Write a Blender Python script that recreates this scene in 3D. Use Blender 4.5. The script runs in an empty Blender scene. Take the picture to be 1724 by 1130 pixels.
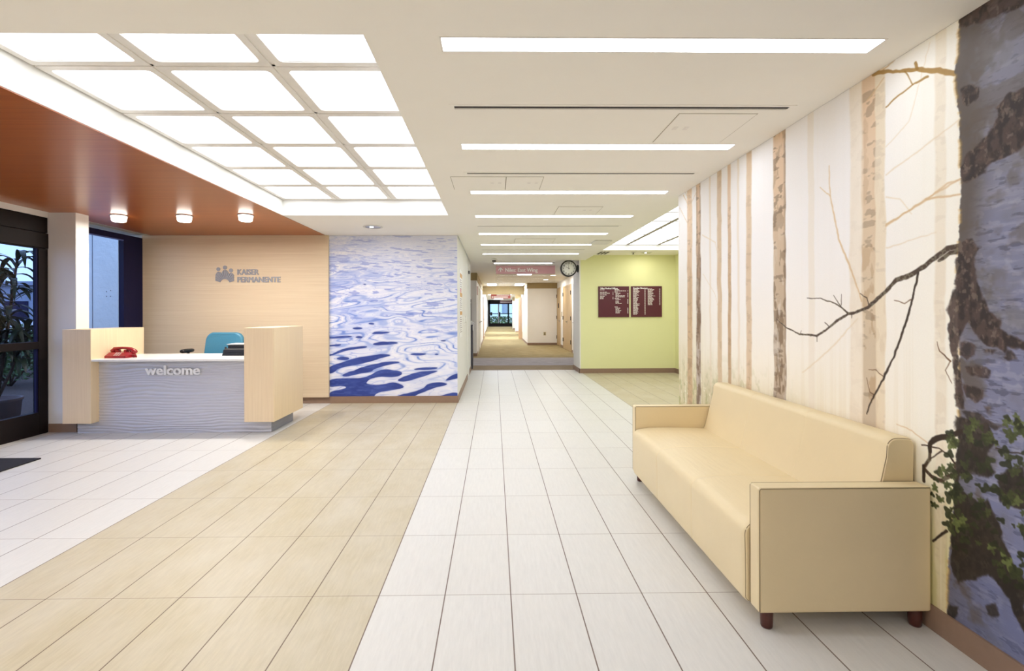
import bpy, bmesh, math, random
import numpy as np
from mathutils import Vector, Matrix
R = random.Random(7)
SC = bpy.context.scene
COL = SC.collection
PI = math.pi
# ------------------------------------------------------------------ camera, world, exposure
YAW, ROLL, CAMZ = .0129, .003, 1.3947
cam_d = bpy.data.cameras.new('camera'); cam = bpy.data.objects.new('camera', cam_d); COL.objects.link(cam)
cam_d.sensor_fit = 'HORIZONTAL'; cam_d.sensor_width = 36; cam_d.lens = 822.065 / 1724 * 36
cam_d.shift_x = (862 - 842.69) / 1724; cam_d.shift_y = (526.6 - 565) / 1724
cam_d.clip_start = .05; cam_d.clip_end = 300
cy_, sy_, cr_, sr_ = math.cos(YAW), math.sin(YAW), math.cos(ROLL), math.sin(ROLL)
Rt = Vector((cr_*cy_, -cr_*sy_, -sr_)); Up = Vector((sr_*cy_, -sr_*sy_, cr_)); Fw = Vector((sy_, cy_, 0))
cam.matrix_world = Matrix(((Rt.x, Up.x, -Fw.x, 0), (Rt.y, Up.y, -Fw.y, 0), (Rt.z, Up.z, -Fw.z, CAMZ), (0, 0, 0, 1)))
SC.camera = cam
SC.view_settings.view_transform = 'Standard'; SC.view_settings.look = 'None'
SC.view_settings.gamma = 1; SC.view_settings.exposure = 0.12; SC.view_settings.use_curve_mapping = False
w = bpy.data.worlds.new('sky'); SC.world = w; w.use_nodes = True
bg = w.node_tree.nodes['Background']; bg.inputs[0].default_value = (.42, .62, 1.0, 1); bg.inputs[1].default_value = 2.9
SC.cycles.max_bounces = 10; SC.cycles.diffuse_bounces = 6; SC.cycles.glossy_bounces = 4
SC.cycles.transparent_max_bounces = 12; SC.cycles.sample_clamp_indirect = 4
SC.cycles.caustics_reflective = False; SC.cycles.caustics_refractive = False
COFFER_E, STRIP_E, SIDE_E, HALL_E = 3.0, 12.3, 2.3, 27.0   # lamp luminances

# ------------------------------------------------------------------ helpers
def lin(c):
    if isinstance(c, str):
        c = tuple(int(c[i:i+2], 16)/255 for i in (0, 2, 4))
        c = tuple(v/12.92 if v <= .04045 else ((v+.055)/1.055)**2.4 for v in c)
    return (c[0], c[1], c[2], 1)

class NT:
    def __init__(s, m): s.t = m.node_tree; s.n = s.t.nodes; s.l = s.t.links
    def new(s, typ, **kw):
        n = s.n.new(typ)
        for k, v in kw.items(): setattr(n, k, v)
        return n
    def link(s, a, b): s.l.new(a, b)
    def math(s, op, a, b=None, c=None, clamp=False):
        n = s.n.new('ShaderNodeMath'); n.operation = op; n.use_clamp = clamp
        for i, v in enumerate((a, b, c)):
            if v is None: continue
            if hasattr(v, 'is_linked') or hasattr(v, 'links'): s.l.new(v, n.inputs[i])
            else: n.inputs[i].default_value = v
        return n.outputs[0]
    def mix(s, f, a, b):
        n = s.n.new('ShaderNodeMix'); n.data_type = 'RGBA'
        for sock, v in ((n.inputs[0], f), (n.inputs[6], a), (n.inputs[7], b)):
            if hasattr(v, 'links'): s.l.new(v, sock)
            else: sock.default_value = v
        return n.outputs[2]
    def coord(s): return s.n.new('ShaderNodeTexCoord').outputs['Object']
    def mapped(s, scale, rot=(0, 0, 0)):
        m = s.n.new('ShaderNodeMapping'); m.inputs['Scale'].default_value = scale; m.inputs['Rotation'].default_value = rot
        g = s.n.new('ShaderNodeNewGeometry'); s.l.new(g.outputs['Position'], m.inputs[0]); return m.outputs[0]
    def noise(s, vec, scale, detail=3, rough=.5):
        n = s.n.new('ShaderNodeTexNoise'); s.l.new(vec, n.inputs['Vector'])
        n.inputs['Scale'].default_value = scale; n.inputs['Detail'].default_value = detail; n.inputs['Roughness'].default_value = rough
        return n.outputs[0]
    def ramp(s, f, a, b):
        n = s.n.new('ShaderNodeMapRange'); s.l.new(f, n.inputs[0]); n.inputs[1].default_value = a; n.inputs[2].default_value = b
        return n.outputs[0]

def mat(name, color, rough=.5, metal=0, spec=.5, noise=None, bump=None, coat=0, emit=None, sheen=0):
    """noise=(scale xyz, amount) varies the base colour; bump=(scale xyz, strength, distance)"""
    m = bpy.data.materials.new(name); m.use_nodes = True
    t = NT(m); b = t.n['Principled BSDF']
    c = lin(color)
    b.inputs['Base Color'].default_value = c; b.inputs['Roughness'].default_value = rough
    b.inputs['Metallic'].default_value = metal; b.inputs['Specular IOR Level'].default_value = spec
    b.inputs['Coat Weight'].default_value = coat
    if sheen: b.inputs['Sheen Weight'].default_value = sheen
    if emit: b.inputs['Emission Color'].default_value = lin(emit[0]); b.inputs['Emission Strength'].default_value = emit[1]
    nz = noise or ((14, 14, 14), .04)
    f = t.ramp(t.noise(t.mapped(nz[0]), 1, 4, .6), .25, .75)
    k = nz[1]
    col = t.mix(f, tuple(v*(1-k) for v in c[:3])+(1,), tuple(min(1, v*(1+k)) for v in c[:3])+(1,))
    t.link(col, b.inputs['Base Color'])
    if bump:
        bn = t.new('ShaderNodeBump'); bn.inputs['Strength'].default_value = bump[1]; bn.inputs['Distance'].default_value = bump[2]
        t.link(t.noise(t.mapped(bump[0]), 1, 4, .6), bn.inputs['Height']); t.link(bn.outputs[0], b.inputs['Normal'])
    return m

def emis(name, color, strength):
    m = bpy.data.materials.new(name); m.use_nodes = True; t = NT(m)
    b = t.n['Principled BSDF']; b.inputs['Base Color'].default_value = (.8, .8, .8, 1); b.inputs['Roughness'].default_value = .4
    b.inputs['Emission Color'].default_value = lin(color); b.inputs['Emission Strength'].default_value = strength
    return m

def glass(name, tint=(1, 1, 1), refl=1.0):
    m = bpy.data.materials.new(name); m.use_nodes = True; t = NT(m); t.n.remove(t.n['Principled BSDF'])
    out = t.n['Material Output']
    tr = t.new('ShaderNodeBsdfTransparent'); tr.inputs[0].default_value = (*tint, 1)
    gl = t.new('ShaderNodeBsdfGlossy'); gl.inputs['Roughness'].default_value = .01
    g = t.new('ShaderNodeNewGeometry'); dp = t.new('ShaderNodeVectorMath'); dp.operation = 'DOT_PRODUCT'   # Schlick reflectance of a thin pane
    t.link(g.outputs['Normal'], dp.inputs[0]); t.link(g.outputs['Incoming'], dp.inputs[1])
    k = t.math('POWER', t.math('SUBTRACT', 1.0, t.math('ABSOLUTE', dp.outputs['Value'])), 5.0)
    fr = t.math('ADD', .04, t.math('MULTIPLY', k, .9))
    mx = t.new('ShaderNodeMixShader'); t.link(t.math('MULTIPLY', fr, refl, clamp=True), mx.inputs[0])
    t.link(tr.outputs[0], mx.inputs[1]); t.link(gl.outputs[0], mx.inputs[2]); t.link(mx.outputs[0], out.inputs[0])
    return m

def wood(name, c0, c1, c2, scale, rough=.45, coat=0, planks=None):
    """fine straight grain; scale small along the grain"""
    m = bpy.data.materials.new(name); m.use_nodes = True; t = NT(m); b = t.n['Principled BSDF']
    v = t.mapped(scale)
    a = t.ramp(t.noise(v, 1, 5, .65), .3, .7)
    v2 = t.mapped(tuple(s*.22 for s in scale)); a2 = t.ramp(t.noise(v2, 1, 3, .5), .3, .7)
    col = t.mix(a, lin(c0), lin(c1)); col = t.mix(t.math('MULTIPLY', a2, .55), col, lin(c2))
    if planks:   # (axis, pitch)
        g = t.new('ShaderNodeNewGeometry'); sp = t.new('ShaderNodeSeparateXYZ'); t.link(g.outputs['Position'], sp.inputs[0])
        u = t.math('FRACT', t.math('DIVIDE', sp.outputs[planks[0]], planks[1]))
        ln = t.math('LESS_THAN', u, planks[2])
        col = t.mix(t.math('MULTIPLY', ln, .55), col, (c0 if not isinstance(c0, str) else tuple(x*.25 for x in lin(c0)[:3])+(1,)))
    t.link(col, b.inputs['Base Color']); b.inputs['Roughness'].default_value = rough; b.inputs['Coat Weight'].default_value = coat
    b.inputs['Coat Roughness'].default_value = .15
    return m

class MB:
    def __init__(s): s.b = bmesh.new()
    def _add(s, tb):
        me = bpy.data.meshes.new('t'); tb.to_mesh(me); tb.free(); s.b.from_mesh(me); bpy.data.meshes.remove(me); return s
    def box(s, x0, x1, y0, y1, z0, z1, bev=0, seg=2):
        tb = bmesh.new(); bmesh.ops.create_cube(tb, size=1)
        for v in tb.verts: v.co = Vector(((x0+x1)/2+v.co.x*(x1-x0), (y0+y1)/2+v.co.y*(y1-y0), (z0+z1)/2+v.co.z*(z1-z0)))
        if bev: bmesh.ops.bevel(tb, geom=tb.edges[:], offset=bev, segments=seg, profile=.5, affect='EDGES', clamp_overlap=True)
        bmesh.ops.recalc_face_normals(tb, faces=tb.faces)
        return s._add(tb)
    def poly(s, pts):
        s.b.faces.new([s.b.verts.new(p) for p in pts]); return s
    def prism(s, pts, off):
        """closed polygon of 3-D points pushed by vector off"""
        tb = bmesh.new(); off = Vector(off); n = len(pts)
        a = [tb.verts.new(p) for p in pts]; c = [tb.verts.new(Vector(p)+off) for p in pts]
        tb.faces.new(a); tb.faces.new(c[::-1])
        for i in range(n): tb.faces.new((a[i], c[i], c[(i+1) % n], a[(i+1) % n]))
        bmesh.ops.recalc_face_normals(tb, faces=tb.faces)
        return s._add(tb)
    def ring(s, outer, inner, off):
        """frame between two loops of equal length, pushed by off"""
        tb = bmesh.new(); off = Vector(off); n = len(outer)
        L = [[tb.verts.new(Vector(p)+o) for p in q] for q, o in ((outer, Vector()), (inner, Vector()), (inner, off), (outer, off))]
        for k in range(4):
            A, B = L[k], L[(k+1) % 4]
            for i in range(n): tb.faces.new((A[i], A[(i+1) % n], B[(i+1) % n], B[i]))
        bmesh.ops.recalc_face_normals(tb, faces=tb.faces)
        return s._add(tb)
    def tube(s, pts, rad, n=10, cap=True):
        pts = [Vector(p) for p in pts]
        if not hasattr(rad, '__len__'): rad = [rad]*len(pts)
        tb = bmesh.new(); rings = []
        for i, p in enumerate(pts):
            d = (pts[min(i+1, len(pts)-1)]-pts[max(i-1, 0)]).normalized()
            ref = Vector((0, 0, 1)) if abs(d.z) < .9 else Vector((1, 0, 0))
            u = d.cross(ref).normalized(); v = d.cross(u)
            rings.append([tb.verts.new(p+(u*math.cos(2*PI*k/n)+v*math.sin(2*PI*k/n))*rad[i]) for k in range(n)])
        for a, b in zip(rings, rings[1:]):
            for k in range(n): tb.faces.new((a[k], a[(k+1) % n], b[(k+1) % n], b[k]))
        if cap: tb.faces.new(rings[0][::-1]); tb.faces.new(rings[-1])
        bmesh.ops.recalc_face_normals(tb, faces=tb.faces)
        for f in tb.faces: f.smooth = len(f.verts) == 4
        return s._add(tb)
    def lathe(s, c, prof, n=32, axis='z', cap=True):
        """prof: (radius, height) list"""
        tb = bmesh.new(); c = Vector(c); rings = []
        for r, h in prof:
            rg = []
            for k in range(n):
                a = 2*PI*k/n; x, y = max(r, 1e-4)*math.cos(a), max(r, 1e-4)*math.sin(a)
                q = {'z': (x, y, h), 'y': (x, h, y), 'x': (h, x, y)}[axis]
                rg.append(tb.verts.new(c+Vector(q)))
            rings.append(rg)
        for a, b in zip(rings, rings[1:]):
            for k in range(n): f = tb.faces.new((a[k], a[(k+1) % n], b[(k+1) % n], b[k])); f.smooth = True
        if cap: tb.faces.new(rings[0]); tb.faces.new(rings[-1])
        bmesh.ops.recalc_face_normals(tb, faces=tb.faces)
        return s._add(tb)
    def loft(s, secs, smooth=True, cap=True):
        tb = bmesh.new(); rg = [[tb.verts.new(p) for p in q] for q in secs]; n = len(secs[0])
        for a, b in zip(rg, rg[1:]):
            for k in range(n): f = tb.faces.new((a[k], a[(k+1) % n], b[(k+1) % n], b[k])); f.smooth = smooth
        if cap: tb.faces.new(rg[0]); tb.faces.new(rg[-1])
        bmesh.ops.recalc_face_normals(tb, faces=tb.faces)
        return s._add(tb)
    def ball(s, c, r, sc=(1, 1, 1), sub=3):
        tb = bmesh.new(); bmesh.ops.create_icosphere(tb, subdivisions=sub, radius=1)
        for v in tb.verts: v.co = Vector(c)+Vector((v.co.x*r*sc[0], v.co.y*r*sc[1], v.co.z*r*sc[2]))
        for f in tb.faces: f.smooth = True
        return s._add(tb)
    def shift(s, d):
        for v in s.b.verts: v.co += Vector(d)
        return s
    def rotz(s, a, c=(0, 0, 0)):
        m = Matrix.Translation(Vector(c)) @ Matrix.Rotation(a, 4, 'Z') @ Matrix.Translation(-Vector(c))
        bmesh.ops.transform(s.b, matrix=m, verts=s.b.verts); return s

LOC = {}
def thing(name, label, cat, loc, group=None):
    o = bpy.data.objects.new(name, None); COL.objects.link(o); o.location = loc; o.empty_display_size = .1
    o['label'] = label; o['category'] = cat
    if group: o['group'] = group
    LOC[o] = Vector(loc); return o
def mk(name, mb, m, parent=None, loc=None, label=None):
    base = LOC[parent] if parent else Vector(loc or (0, 0, 0))
    for v in mb.b.verts: v.co -= base
    me = bpy.data.meshes.new(name); mb.b.to_mesh(me); mb.b.free(); me.materials.append(m)
    o = bpy.data.objects.new(name, me); COL.objects.link(o)
    if parent: o.parent = parent
    else: o.location = base
    LOC[o] = base
    if label: o['label'] = label
    return o
def solo(name, mb, m, label, cat, loc, group=None):
    o = mk(name, mb, m, None, loc); o['label'] = label; o['category'] = cat
    if group: o['group'] = group
    return o
def struct(name, mb, m, parent=None):
    o = mk(name, mb, m, parent)
    if not parent: o['kind'] = 'structure'
    return o
def dup(root, loc, label, group=None):
    r = root.copy(); COL.objects.link(r); r.location = loc; r['label'] = label
    if group: r['group'] = group
    for ch in list(root.children):
        c = ch.copy(); COL.objects.link(c); c.parent = r
        for g in list(ch.children):
            d = g.copy(); COL.objects.link(d); d.parent = c
    return r
def text(s, size, bold=0, depth=0, align='LEFT', xs=1.0, spacing=1.0):
    """flat text as MB in the XZ plane facing -Y, baseline z=0"""
    cu = bpy.data.curves.new('t', 'FONT'); cu.body = s; cu.size = size; cu.offset = bold; cu.extrude = depth/2
    cu.align_x = align; cu.resolution_u = 3; cu.space_character = spacing
    o = bpy.data.objects.new('t', cu); COL.objects.link(o)
    me = bpy.data.meshes.new_from_object(o.evaluated_get(bpy.context.evaluated_depsgraph_get()))
    mb = MB(); mb.b.from_mesh(me)
    for v in mb.b.verts: v.co = Vector((v.co.x*xs, -v.co.z-depth/2, v.co.y))
    COL.objects.unlink(o); bpy.data.objects.remove(o); bpy.data.curves.remove(cu); bpy.data.meshes.remove(me)
    return mb
def fit_text(s, x0, x1, z0, h, y, bold=0, depth=0, spacing=1.0):
    """text scaled so its box spans x0..x1 and its cap height is h"""
    mb = text(s, 1.0, 0, 0, spacing=spacing)
    xs = [v.co.x for v in mb.b.verts]; a, b = min(xs), max(xs); x0 += bold; x1 -= bold
    for v in mb.b.verts: v.co = Vector((x0+(v.co.x-a)/(b-a)*(x1-x0), y, z0+v.co.z*h/.70))
    if bold:   # heavier strokes: the glyphs laid over themselves, nudged outwards
        me = bpy.data.meshes.new('t'); mb.b.to_mesh(me); n0 = len(me.vertices)
        for k in range(8):
            mb.b.from_mesh(me); mb.b.verts.ensure_lookup_table(); a_ = PI*k/4
            for v in mb.b.verts[-n0:]: v.co += Vector((bold*math.cos(a_), -.00002*(k+1), bold*.6*math.sin(a_)))
        bpy.data.meshes.remove(me)
    if depth:
        g = bmesh.ops.extrude_face_region(mb.b, geom=mb.b.faces[:])
        for e in g['geom']:
            if isinstance(e, bmesh.types.BMVert): e.co.y -= depth
        bmesh.ops.recalc_face_normals(mb.b, faces=mb.b.faces)
    return mb
def rrect(x0, x1, y0, y1, r, z, n=5):
    """rounded rectangle loop in XY at z, 4*(n+1) points, with the matching square loop helper"""
    pts = []
    for cx, cy, a0 in ((x1-r, y1-r, 0), (x0+r, y1-r, PI/2), (x0+r, y0+r, PI), (x1-r, y0+r, 3*PI/2)):
        for k in range(n+1):
            a = a0+PI/2*k/n; pts.append((cx+r*math.cos(a), cy+r*math.sin(a), z))
    return pts
# ------------------------------------------------------------------ materials
M = {}
M['white'] = mat('white_paint', 'E6E4E0', .6, noise=((3, 3, 3), .01))
M['bright'] = mat('brightened_white_paint', 'F6F4F0', .6, noise=((3, 3, 3), .01))  # white paint lightened so the dim hall walls look better lit
M['ceil'] = mat('ceiling_paint', 'F7F4ED', .8, spec=.2, noise=((3, 3, 3), .01))
M['cofferside'] = mat('coffer_paint', 'F2F1EC', .7, noise=((3, 3, 3), .01))
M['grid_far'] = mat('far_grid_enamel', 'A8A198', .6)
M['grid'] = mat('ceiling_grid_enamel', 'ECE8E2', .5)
M['green'] = mat('lime_green_paint', 'E4E4AC', .6, noise=((2, 2, 2), .015))
M['base'] = mat('taupe_rubber_base', '8F7562', .5, noise=((20, 20, 20), .05))
M['beige'] = mat('beige_soffit_paint', 'A8946A', .7)
M['lamp'] = emis('strip_lamp_lens', 'E8F0FF', STRIP_E)
M['coffer'] = emis('coffer_lamp_lens', 'E8F0FF', COFFER_E)
M['rcoffer'] = emis('far_coffer_lamp_lens', 'F4F6FF', SIDE_E)
M['hall'] = emis('hall_lamp_lens', 'E6EFFF', HALL_E)
M['hot'] = emis('downlight_glass', 'FFF6EA', 6.0)
M['alu'] = mat('brushed_aluminium', '9C9CA2', .42, .3, noise=((2, 2, 160), .12))
M['chrome'] = mat('chrome', 'C8C8CC', .18, 1)
M['dark'] = mat('dark_bronze_frame', '170F0E', .6, spec=.2, noise=((30, 30, 30), .1))
M['black'] = mat('black_plastic', '18181B', .4)
M['darkslot'] = mat('dark_slot', '2B2427', .7)
M['maple_h'] = wood('maple_veneer_horizontal', 'D6BF9F', 'E5D2B4', 'DDC8A8', (1.2, 90, 90), .5)
M['maple_v'] = wood('maple_veneer_vertical', 'E2CAA4', 'F0DAB6', 'EAD1AC', (80, 80, 1.5), .45)
M['maple_d'] = wood('maple_door_veneer', 'B79A6C', 'CBB083', 'C2A679', (80, 80, 1.5), .45)
M['oak'] = wood('brown_door_veneer', '94704A', 'B08A62', 'A37E56', (80, 80, 1.5), .45)
M['cherry'] = wood('cherry_ceiling_veneer', '94491E', 'B46B34', 'A25826', (1.0, 60, 60), .32, .12, planks=(1, .16, .015))
M['leather'] = mat('cream_leather', 'E3D0A6', .42, spec=.45, noise=((2.5, 2.5, 2.5), .03), bump=((55, 55, 55), .18, .004))
M['leatherseat'] = mat('cream_leather_creased', 'E3D0A6', .42, spec=.45, noise=((2.5, 2.5, 2.5), .03), bump=((26, 5, 9), .35, .012))
M['seam'] = mat('seam_thread', '8E7A58', .6)
M['leg'] = mat('dark_cherry_leg', '4A2017', .3, noise=((10, 10, 60), .15))
M['solid'] = mat('white_solid_surface', 'EFEEEA', .25)
M['letter'] = mat('white_acrylic', 'EDEDED', .35)
M['teal'] = mat('teal_vinyl', '41839F', .38, noise=((120, 120, 120), .08))
M['red'] = mat('red_phone_plastic', '8C0E18', .25)
M['mat'] = mat('black_door_mat_pile', '1C1A22', .95, noise=((220, 220, 220), .5), bump=((300, 300, 300), .6, .004))
M['maroon'] = mat('maroon_sign_panel', '55182A', .35, noise=((4, 4, 4), .03))
M['signred'] = mat('red_sign_panel', 'A24A40', .4)
M['pale'] = mat('pale_sign_print', 'E8E0DC', .5)
M['face'] = mat('clock_face', 'F4F3F0', .4)
M['stucco'] = mat('grey_blue_stucco', 'B9BCC2', .9, noise=((1.5, 1.5, 1.5), .10), bump=((9, 9, 9), .5, .03))
M['terracotta'] = mat('grey_clay_pot', '6E5F5E', .7)
M['leaf'] = mat('dark_strap_leaf', '2C3A22', .4, noise=((20, 20, 20), .3))
M['bush'] = mat('shrub_leaf', '4F6B3A', .6, noise=((30, 30, 30), .5))
M['soil'] = mat('bark_mulch', '4A3B33', .95, noise=((40, 40, 40), .5), bump=((60, 60, 60), .8, .02))
M['far'] = mat('pale_far_wall', '9AA3B5', .9, noise=((.5, .5, 2), .1))
M['farwhite'] = mat('white_garden_wall', 'F2F3F5', .8)
M['glass'] = glass('clear_glass', (.93, .95, .97))
M['tint'] = glass('tinted_glass', (.70, .72, .80), .35)
M['binwhite'] = mat('white_paper', 'E9E8E6', .6)
M['bingrey'] = mat('charcoal_bin', '4B4A55', .5)
M['outlet'] = mat('beige_outlet', 'BEB08A', .5)
M['navy'] = mat('navy_window_frame', '100E38', .6, spec=.25)

def floor_mat():
    m = bpy.data.materials.new('porcelain_floor_tiles'); m.use_nodes = True; t = NT(m); b = t.n['Principled BSDF']
    g = t.new('ShaderNodeNewGeometry'); sp = t.new('ShaderNodeSeparateXYZ'); t.link(g.outputs['Position'], sp.inputs[0])
    u = t.math('DIVIDE', t.math('ADD', sp.outputs[0], .5722), .325); v = t.math('DIVIDE', t.math('SUBTRACT', sp.outputs[1], 2.416), .65)
    iu, iv = t.math('FLOOR', u), t.math('FLOOR', v); fu, fv = t.math('FRACT', u), t.math('FRACT', v)
    # grout: 4 mm along, 2.6 mm across
    gu = t.math('GREATER_THAN', t.math('ABSOLUTE', t.math('SUBTRACT', fu, .5)), .5-.0029/.325)
    gv = t.math('GREATER_THAN', t.math('ABSOLUTE', t.math('SUBTRACT', fv, .5)), .5-.0019/.65)
    # tan bands
    t1 = t.math('MULTIPLY', t.math('GREATER_THAN', iu, -6.5), t.math('LESS_THAN', iu, -.5))
    t2 = t.math('GREATER_THAN', iu, 7.5)
    tan = t.math('MAXIMUM', t1, t2)
    cb = t.new('ShaderNodeCombineXYZ'); t.link(iu, cb.inputs[0]); t.link(iv, cb.inputs[1])
    wn = t.new('ShaderNodeTexWhiteNoise'); t.link(cb.outputs[0], wn.inputs[0])
    grain = t.noise(t.mapped((60, 7, 1)), 1, 5, .7)
    cloud = t.noise(t.mapped((2.5, 1.5, 1)), 1.6, 3, .6)
    white = t.mix(t.ramp(grain, .3, .7), lin('CDCBC5'), lin('D8D6D0'))
    tanc = t.mix(t.ramp(grain, .3, .7), lin('B3A78A'), lin('C3B799'))
    col = t.mix(tan, white, tanc)
    col = t.mix(t.math('MULTIPLY', t.ramp(cloud, .35, .7), .25), col, lin('DAD6CC'))
    col = t.mix(t.math('MULTIPLY', wn.outputs[0], .10), col, lin('B9AE9C'))
    col = t.mix(t.math('MULTIPLY', gv, .75), col, lin('7A6656'))
    col = t.mix(t.math('MULTIPLY', gu, .9), col, lin('5C4434'))
    t.link(col, b.inputs['Base Color'])
    rg = t.math('ADD', .36, t.math('MULTIPLY', grain, .12)); t.link(rg, b.inputs['Roughness'])
    b.inputs['Specular IOR Level'].default_value = .42
    gm = t.math('MAXIMUM', gu, gv); bn = t.new('ShaderNodeBump'); bn.invert = True; bn.inputs['Strength'].default_value = .4; bn.inputs['Distance'].default_value = .002
    t.link(gm, bn.inputs['Height']); t.link(bn.outputs[0], b.inputs['Normal'])
    return m
M['floor'] = floor_mat()
def carpet(name, a, b_, s):
    m = bpy.data.materials.new(name); m.use_nodes = True; t = NT(m); b = t.n['Principled BSDF']
    n1 = t.noise(t.mapped(s), 1, 5, .7)
    t.link(t.mix(t.ramp(n1, .35, .65), lin(a), lin(b_)), b.inputs['Base Color']); b.inputs['Roughness'].default_value = .95
    b.inputs['Specular IOR Level'].default_value = .1
    return m
M['carpet'] = carpet('gold_carpet', '84744E', 'AA9A72', (2.5, 9, 1))
M['carpetgrey'] = carpet('grey_lavender_carpet', '9C9592', 'BEB8BA', (3, 18, 1))
M['carpetbrown'] = carpet('brown_carpet', '8A7861', 'A8967C', (3, 20, 1))
# ------------------------------------------------------------------ the setting
B = lambda *a, **k: MB().box(*a, **k)
struct('floor', B(-5.8, 4.3, -3.5, 11.87, -.08, 0), M['floor'])
struct('floor', B(-1.6, 3.0, 11.87, 12.87, -.08, .004), M['carpetbrown'])
struct('floor', B(-1.6, 3.0, 12.87, 15.05, -.08, .005), M['carpetgrey'])
struct('floor', B(-1.6, 3.0, 15.05, 49.6, -.08, .004), M['carpet'])
c = MB()
c.box(-5.8, 2.1, -3.5, 2.12, 2.6, 3.0).box(-.56, 2.1, 2.12, 11.88, 2.6, 2.72).box(-2.6, -.56, 6.05, 7.62, 2.6, 3.0)
c.box(-5.8, -2.6, 2.12, 7.62, 2.6, 2.9).box(-.56, -.50, 2.12, 11.88, 2.72, 3.0).box(-2.6, -.5, 6.05, 6.12, 2.9, 3.0)
struct('ceiling', c, M['ceil'])
struct('ceiling', MB().box(2.1, 4.3, 10.3, 11.25, 2.71, 3.0).box(4.14, 4.3, 4.3, 10.3, 2.71, 3.0).box(2.08, 4.3, 4.0, 4.9, 2.71, 3.0), M['ceil'])
struct('ceiling', B(-1.6, 3.0, 11.88, 49.6, 2.67, 2.8), M['ceil'])
cs = MB().box(-2.612, -2.598, 2.12, 6.05, 2.602, 2.80).box(-2.6, -.56, 6.045, 6.06, 2.602, 2.80).box(-.565, -.55, 2.12, 6.05, 2.602, 2.80).box(-2.6, -.56, 2.11, 2.125, 2.602, 2.80)
struct('trim_1', cs, M['cofferside'])
struct('trim_2', MB().box(2.12, 4.14, 10.295, 10.31, 2.712, 2.83).box(4.13, 4.145, 4.9, 10.3, 2.712, 2.83).box(2.12, 4.14, 4.89, 4.905, 2.712, 2.83), M['cofferside'])
struct('ceiling', MB().box(-2.62, -.55, 2.1, 6.07, 2.84, 2.9).box(2.08, 4.15, 4.88, 10.32, 2.87, 2.93), M['grid'])
struct('trim_3', B(-5.25, -2.602, -3.4, 7.54, 2.594, 2.5995), M['cherry'])
# walls
struct('wall_right', B(1.922, 2.085, -3.5, 5.06, 0, 2.6), M['white'])
struct('wall_back_left', B(-5.8, -.572, 7.6, 11.9, 0, 2.67), M['white'])
struct('wall_reception', MB().box(-5.385, -2.553, 7.55, 7.6, .10, 2.594), M['maple_h'])
struct('wall_left', MB().box(-5.40, -4.943, 5.835, 6.02, 0, 2.6).box(-5.7, -5.39, 7.55, 7.6, 0, 2.6), M['white'])
struct('wall_left', MB().box(-5.8, -5.27, -3.5, .3, 0, 2.6).box(-5.55, -5.262, .3, 5.83, 2.53, 2.6), M['white'])
struct('wall_rear', B(-5.8, 2.1, -3.6, -3.5, 0, 2.6), M['white'])
struct('wall_green', B(1.985, 4.17, 11.2, 11.24, 0, 2.71), M['green'])
struct('wall_green', B(4.17, 4.25, 4.0, 11.24, 0, 2.75), M['green'])
struct('wall_side', B(2.085, 4.25, 3.9, 4.0, 0, 2.9), M['white'])
struct('wall_pillar', B(1.96, 3.0, 11.202, 12.07, 0, 2.67), M['white'])
struct('wall_hall_left', MB().box(-1.7, -1.6, 11.9, 15.6, 0, 2.67).box(-1.6, -.56, 15.6, 27.6, 0, 2.67).box(-1.6, -.62, 27.6, 40.6, 0, 2.67).box(-1.6, -.68, 40.6, 49, 0, 2.67), M['bright'])
struct('wall_hall_right', MB().box(2.7, 3.0, 12.07, 20.9, 0, 2.67), M['bright'])
struct('wall_hall_facing', MB().box(1.43, 3.0, 20.9, 24.8, 0, 2.67), M['bright'])
struct('wall_corridor', MB().box(1.9, 3.0, 24.8, 49, 0, 2.67).box(1.5, 1.9, 34.5, 35.3, 0, 2.67).box(1.53, 1.9, 40.4, 41.2, 0, 2.67), M['bright'])
struct('wall_header', MB().box(-.56, 1.43, 23.5, 23.8, 2.28, 2.67), M['beige'])
struct('wall_end', MB().box(-1.6, 3.0, 49.3, 49.5, 2.72, 2.9).box(-1.6, -.62, 49.1, 49.3, 0, 2.67).box(1.8, 3, 49.1, 49.3, 0, 2.67), M['white'])
# beige soffit bands on top of the hall walls
struct('trim_4', MB().box(1.415, 2.698, 20.87, 20.9, 2.43, 2.668).box(1.41, 1.43, 20.87, 23.5, 2.43, 2.668).box(-1.6, -.55, 15.57, 15.6, 2.43, 2.668)
       .box(-.56, -.545, 15.57, 23.5, 2.43, 2.668).box(1.48, 1.9, 34.47, 34.5, 2.38, 2.668).box(1.51, 1.9, 40.37, 40.4, 2.38, 2.668), M['beige'])
# baseboards
struct('baseboard_left', MB().box(-5.39, -2.55, 7.588, 7.6, 0, .10).box(-2.553, -.572, 7.58, 7.6, 0, .105).box(-5.258, -4.93, 5.823, 5.835, 0, .10).box(-4.943, -4.93, 5.835, 6.02, 0, .1), M['base'])
struct('baseboard_hall', MB().box(-.572, -.560, 7.58, 10.3, 0, .105).box(-.572, -.56, 10.95, 11.9, 0, .105).box(-1.6, -.548, 15.588, 15.6, 0, .1).box(-.56, -.548, 15.6, 27.6, 0, .1).box(-.62, -.608, 27.6, 40.6, 0, .1), M['base'])
struct('baseboard_right', B(1.91, 1.922, -3.5, 5.07, 0, .108), M['base'])
struct('baseboard_green', MB().box(1.948, 4.17, 11.188, 11.2, 0, .105).box(4.158, 4.17, 4.0, 11.19, 0, .105).box(1.948, 1.96, 11.188, 12.08, 0, .105), M['base'])
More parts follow.
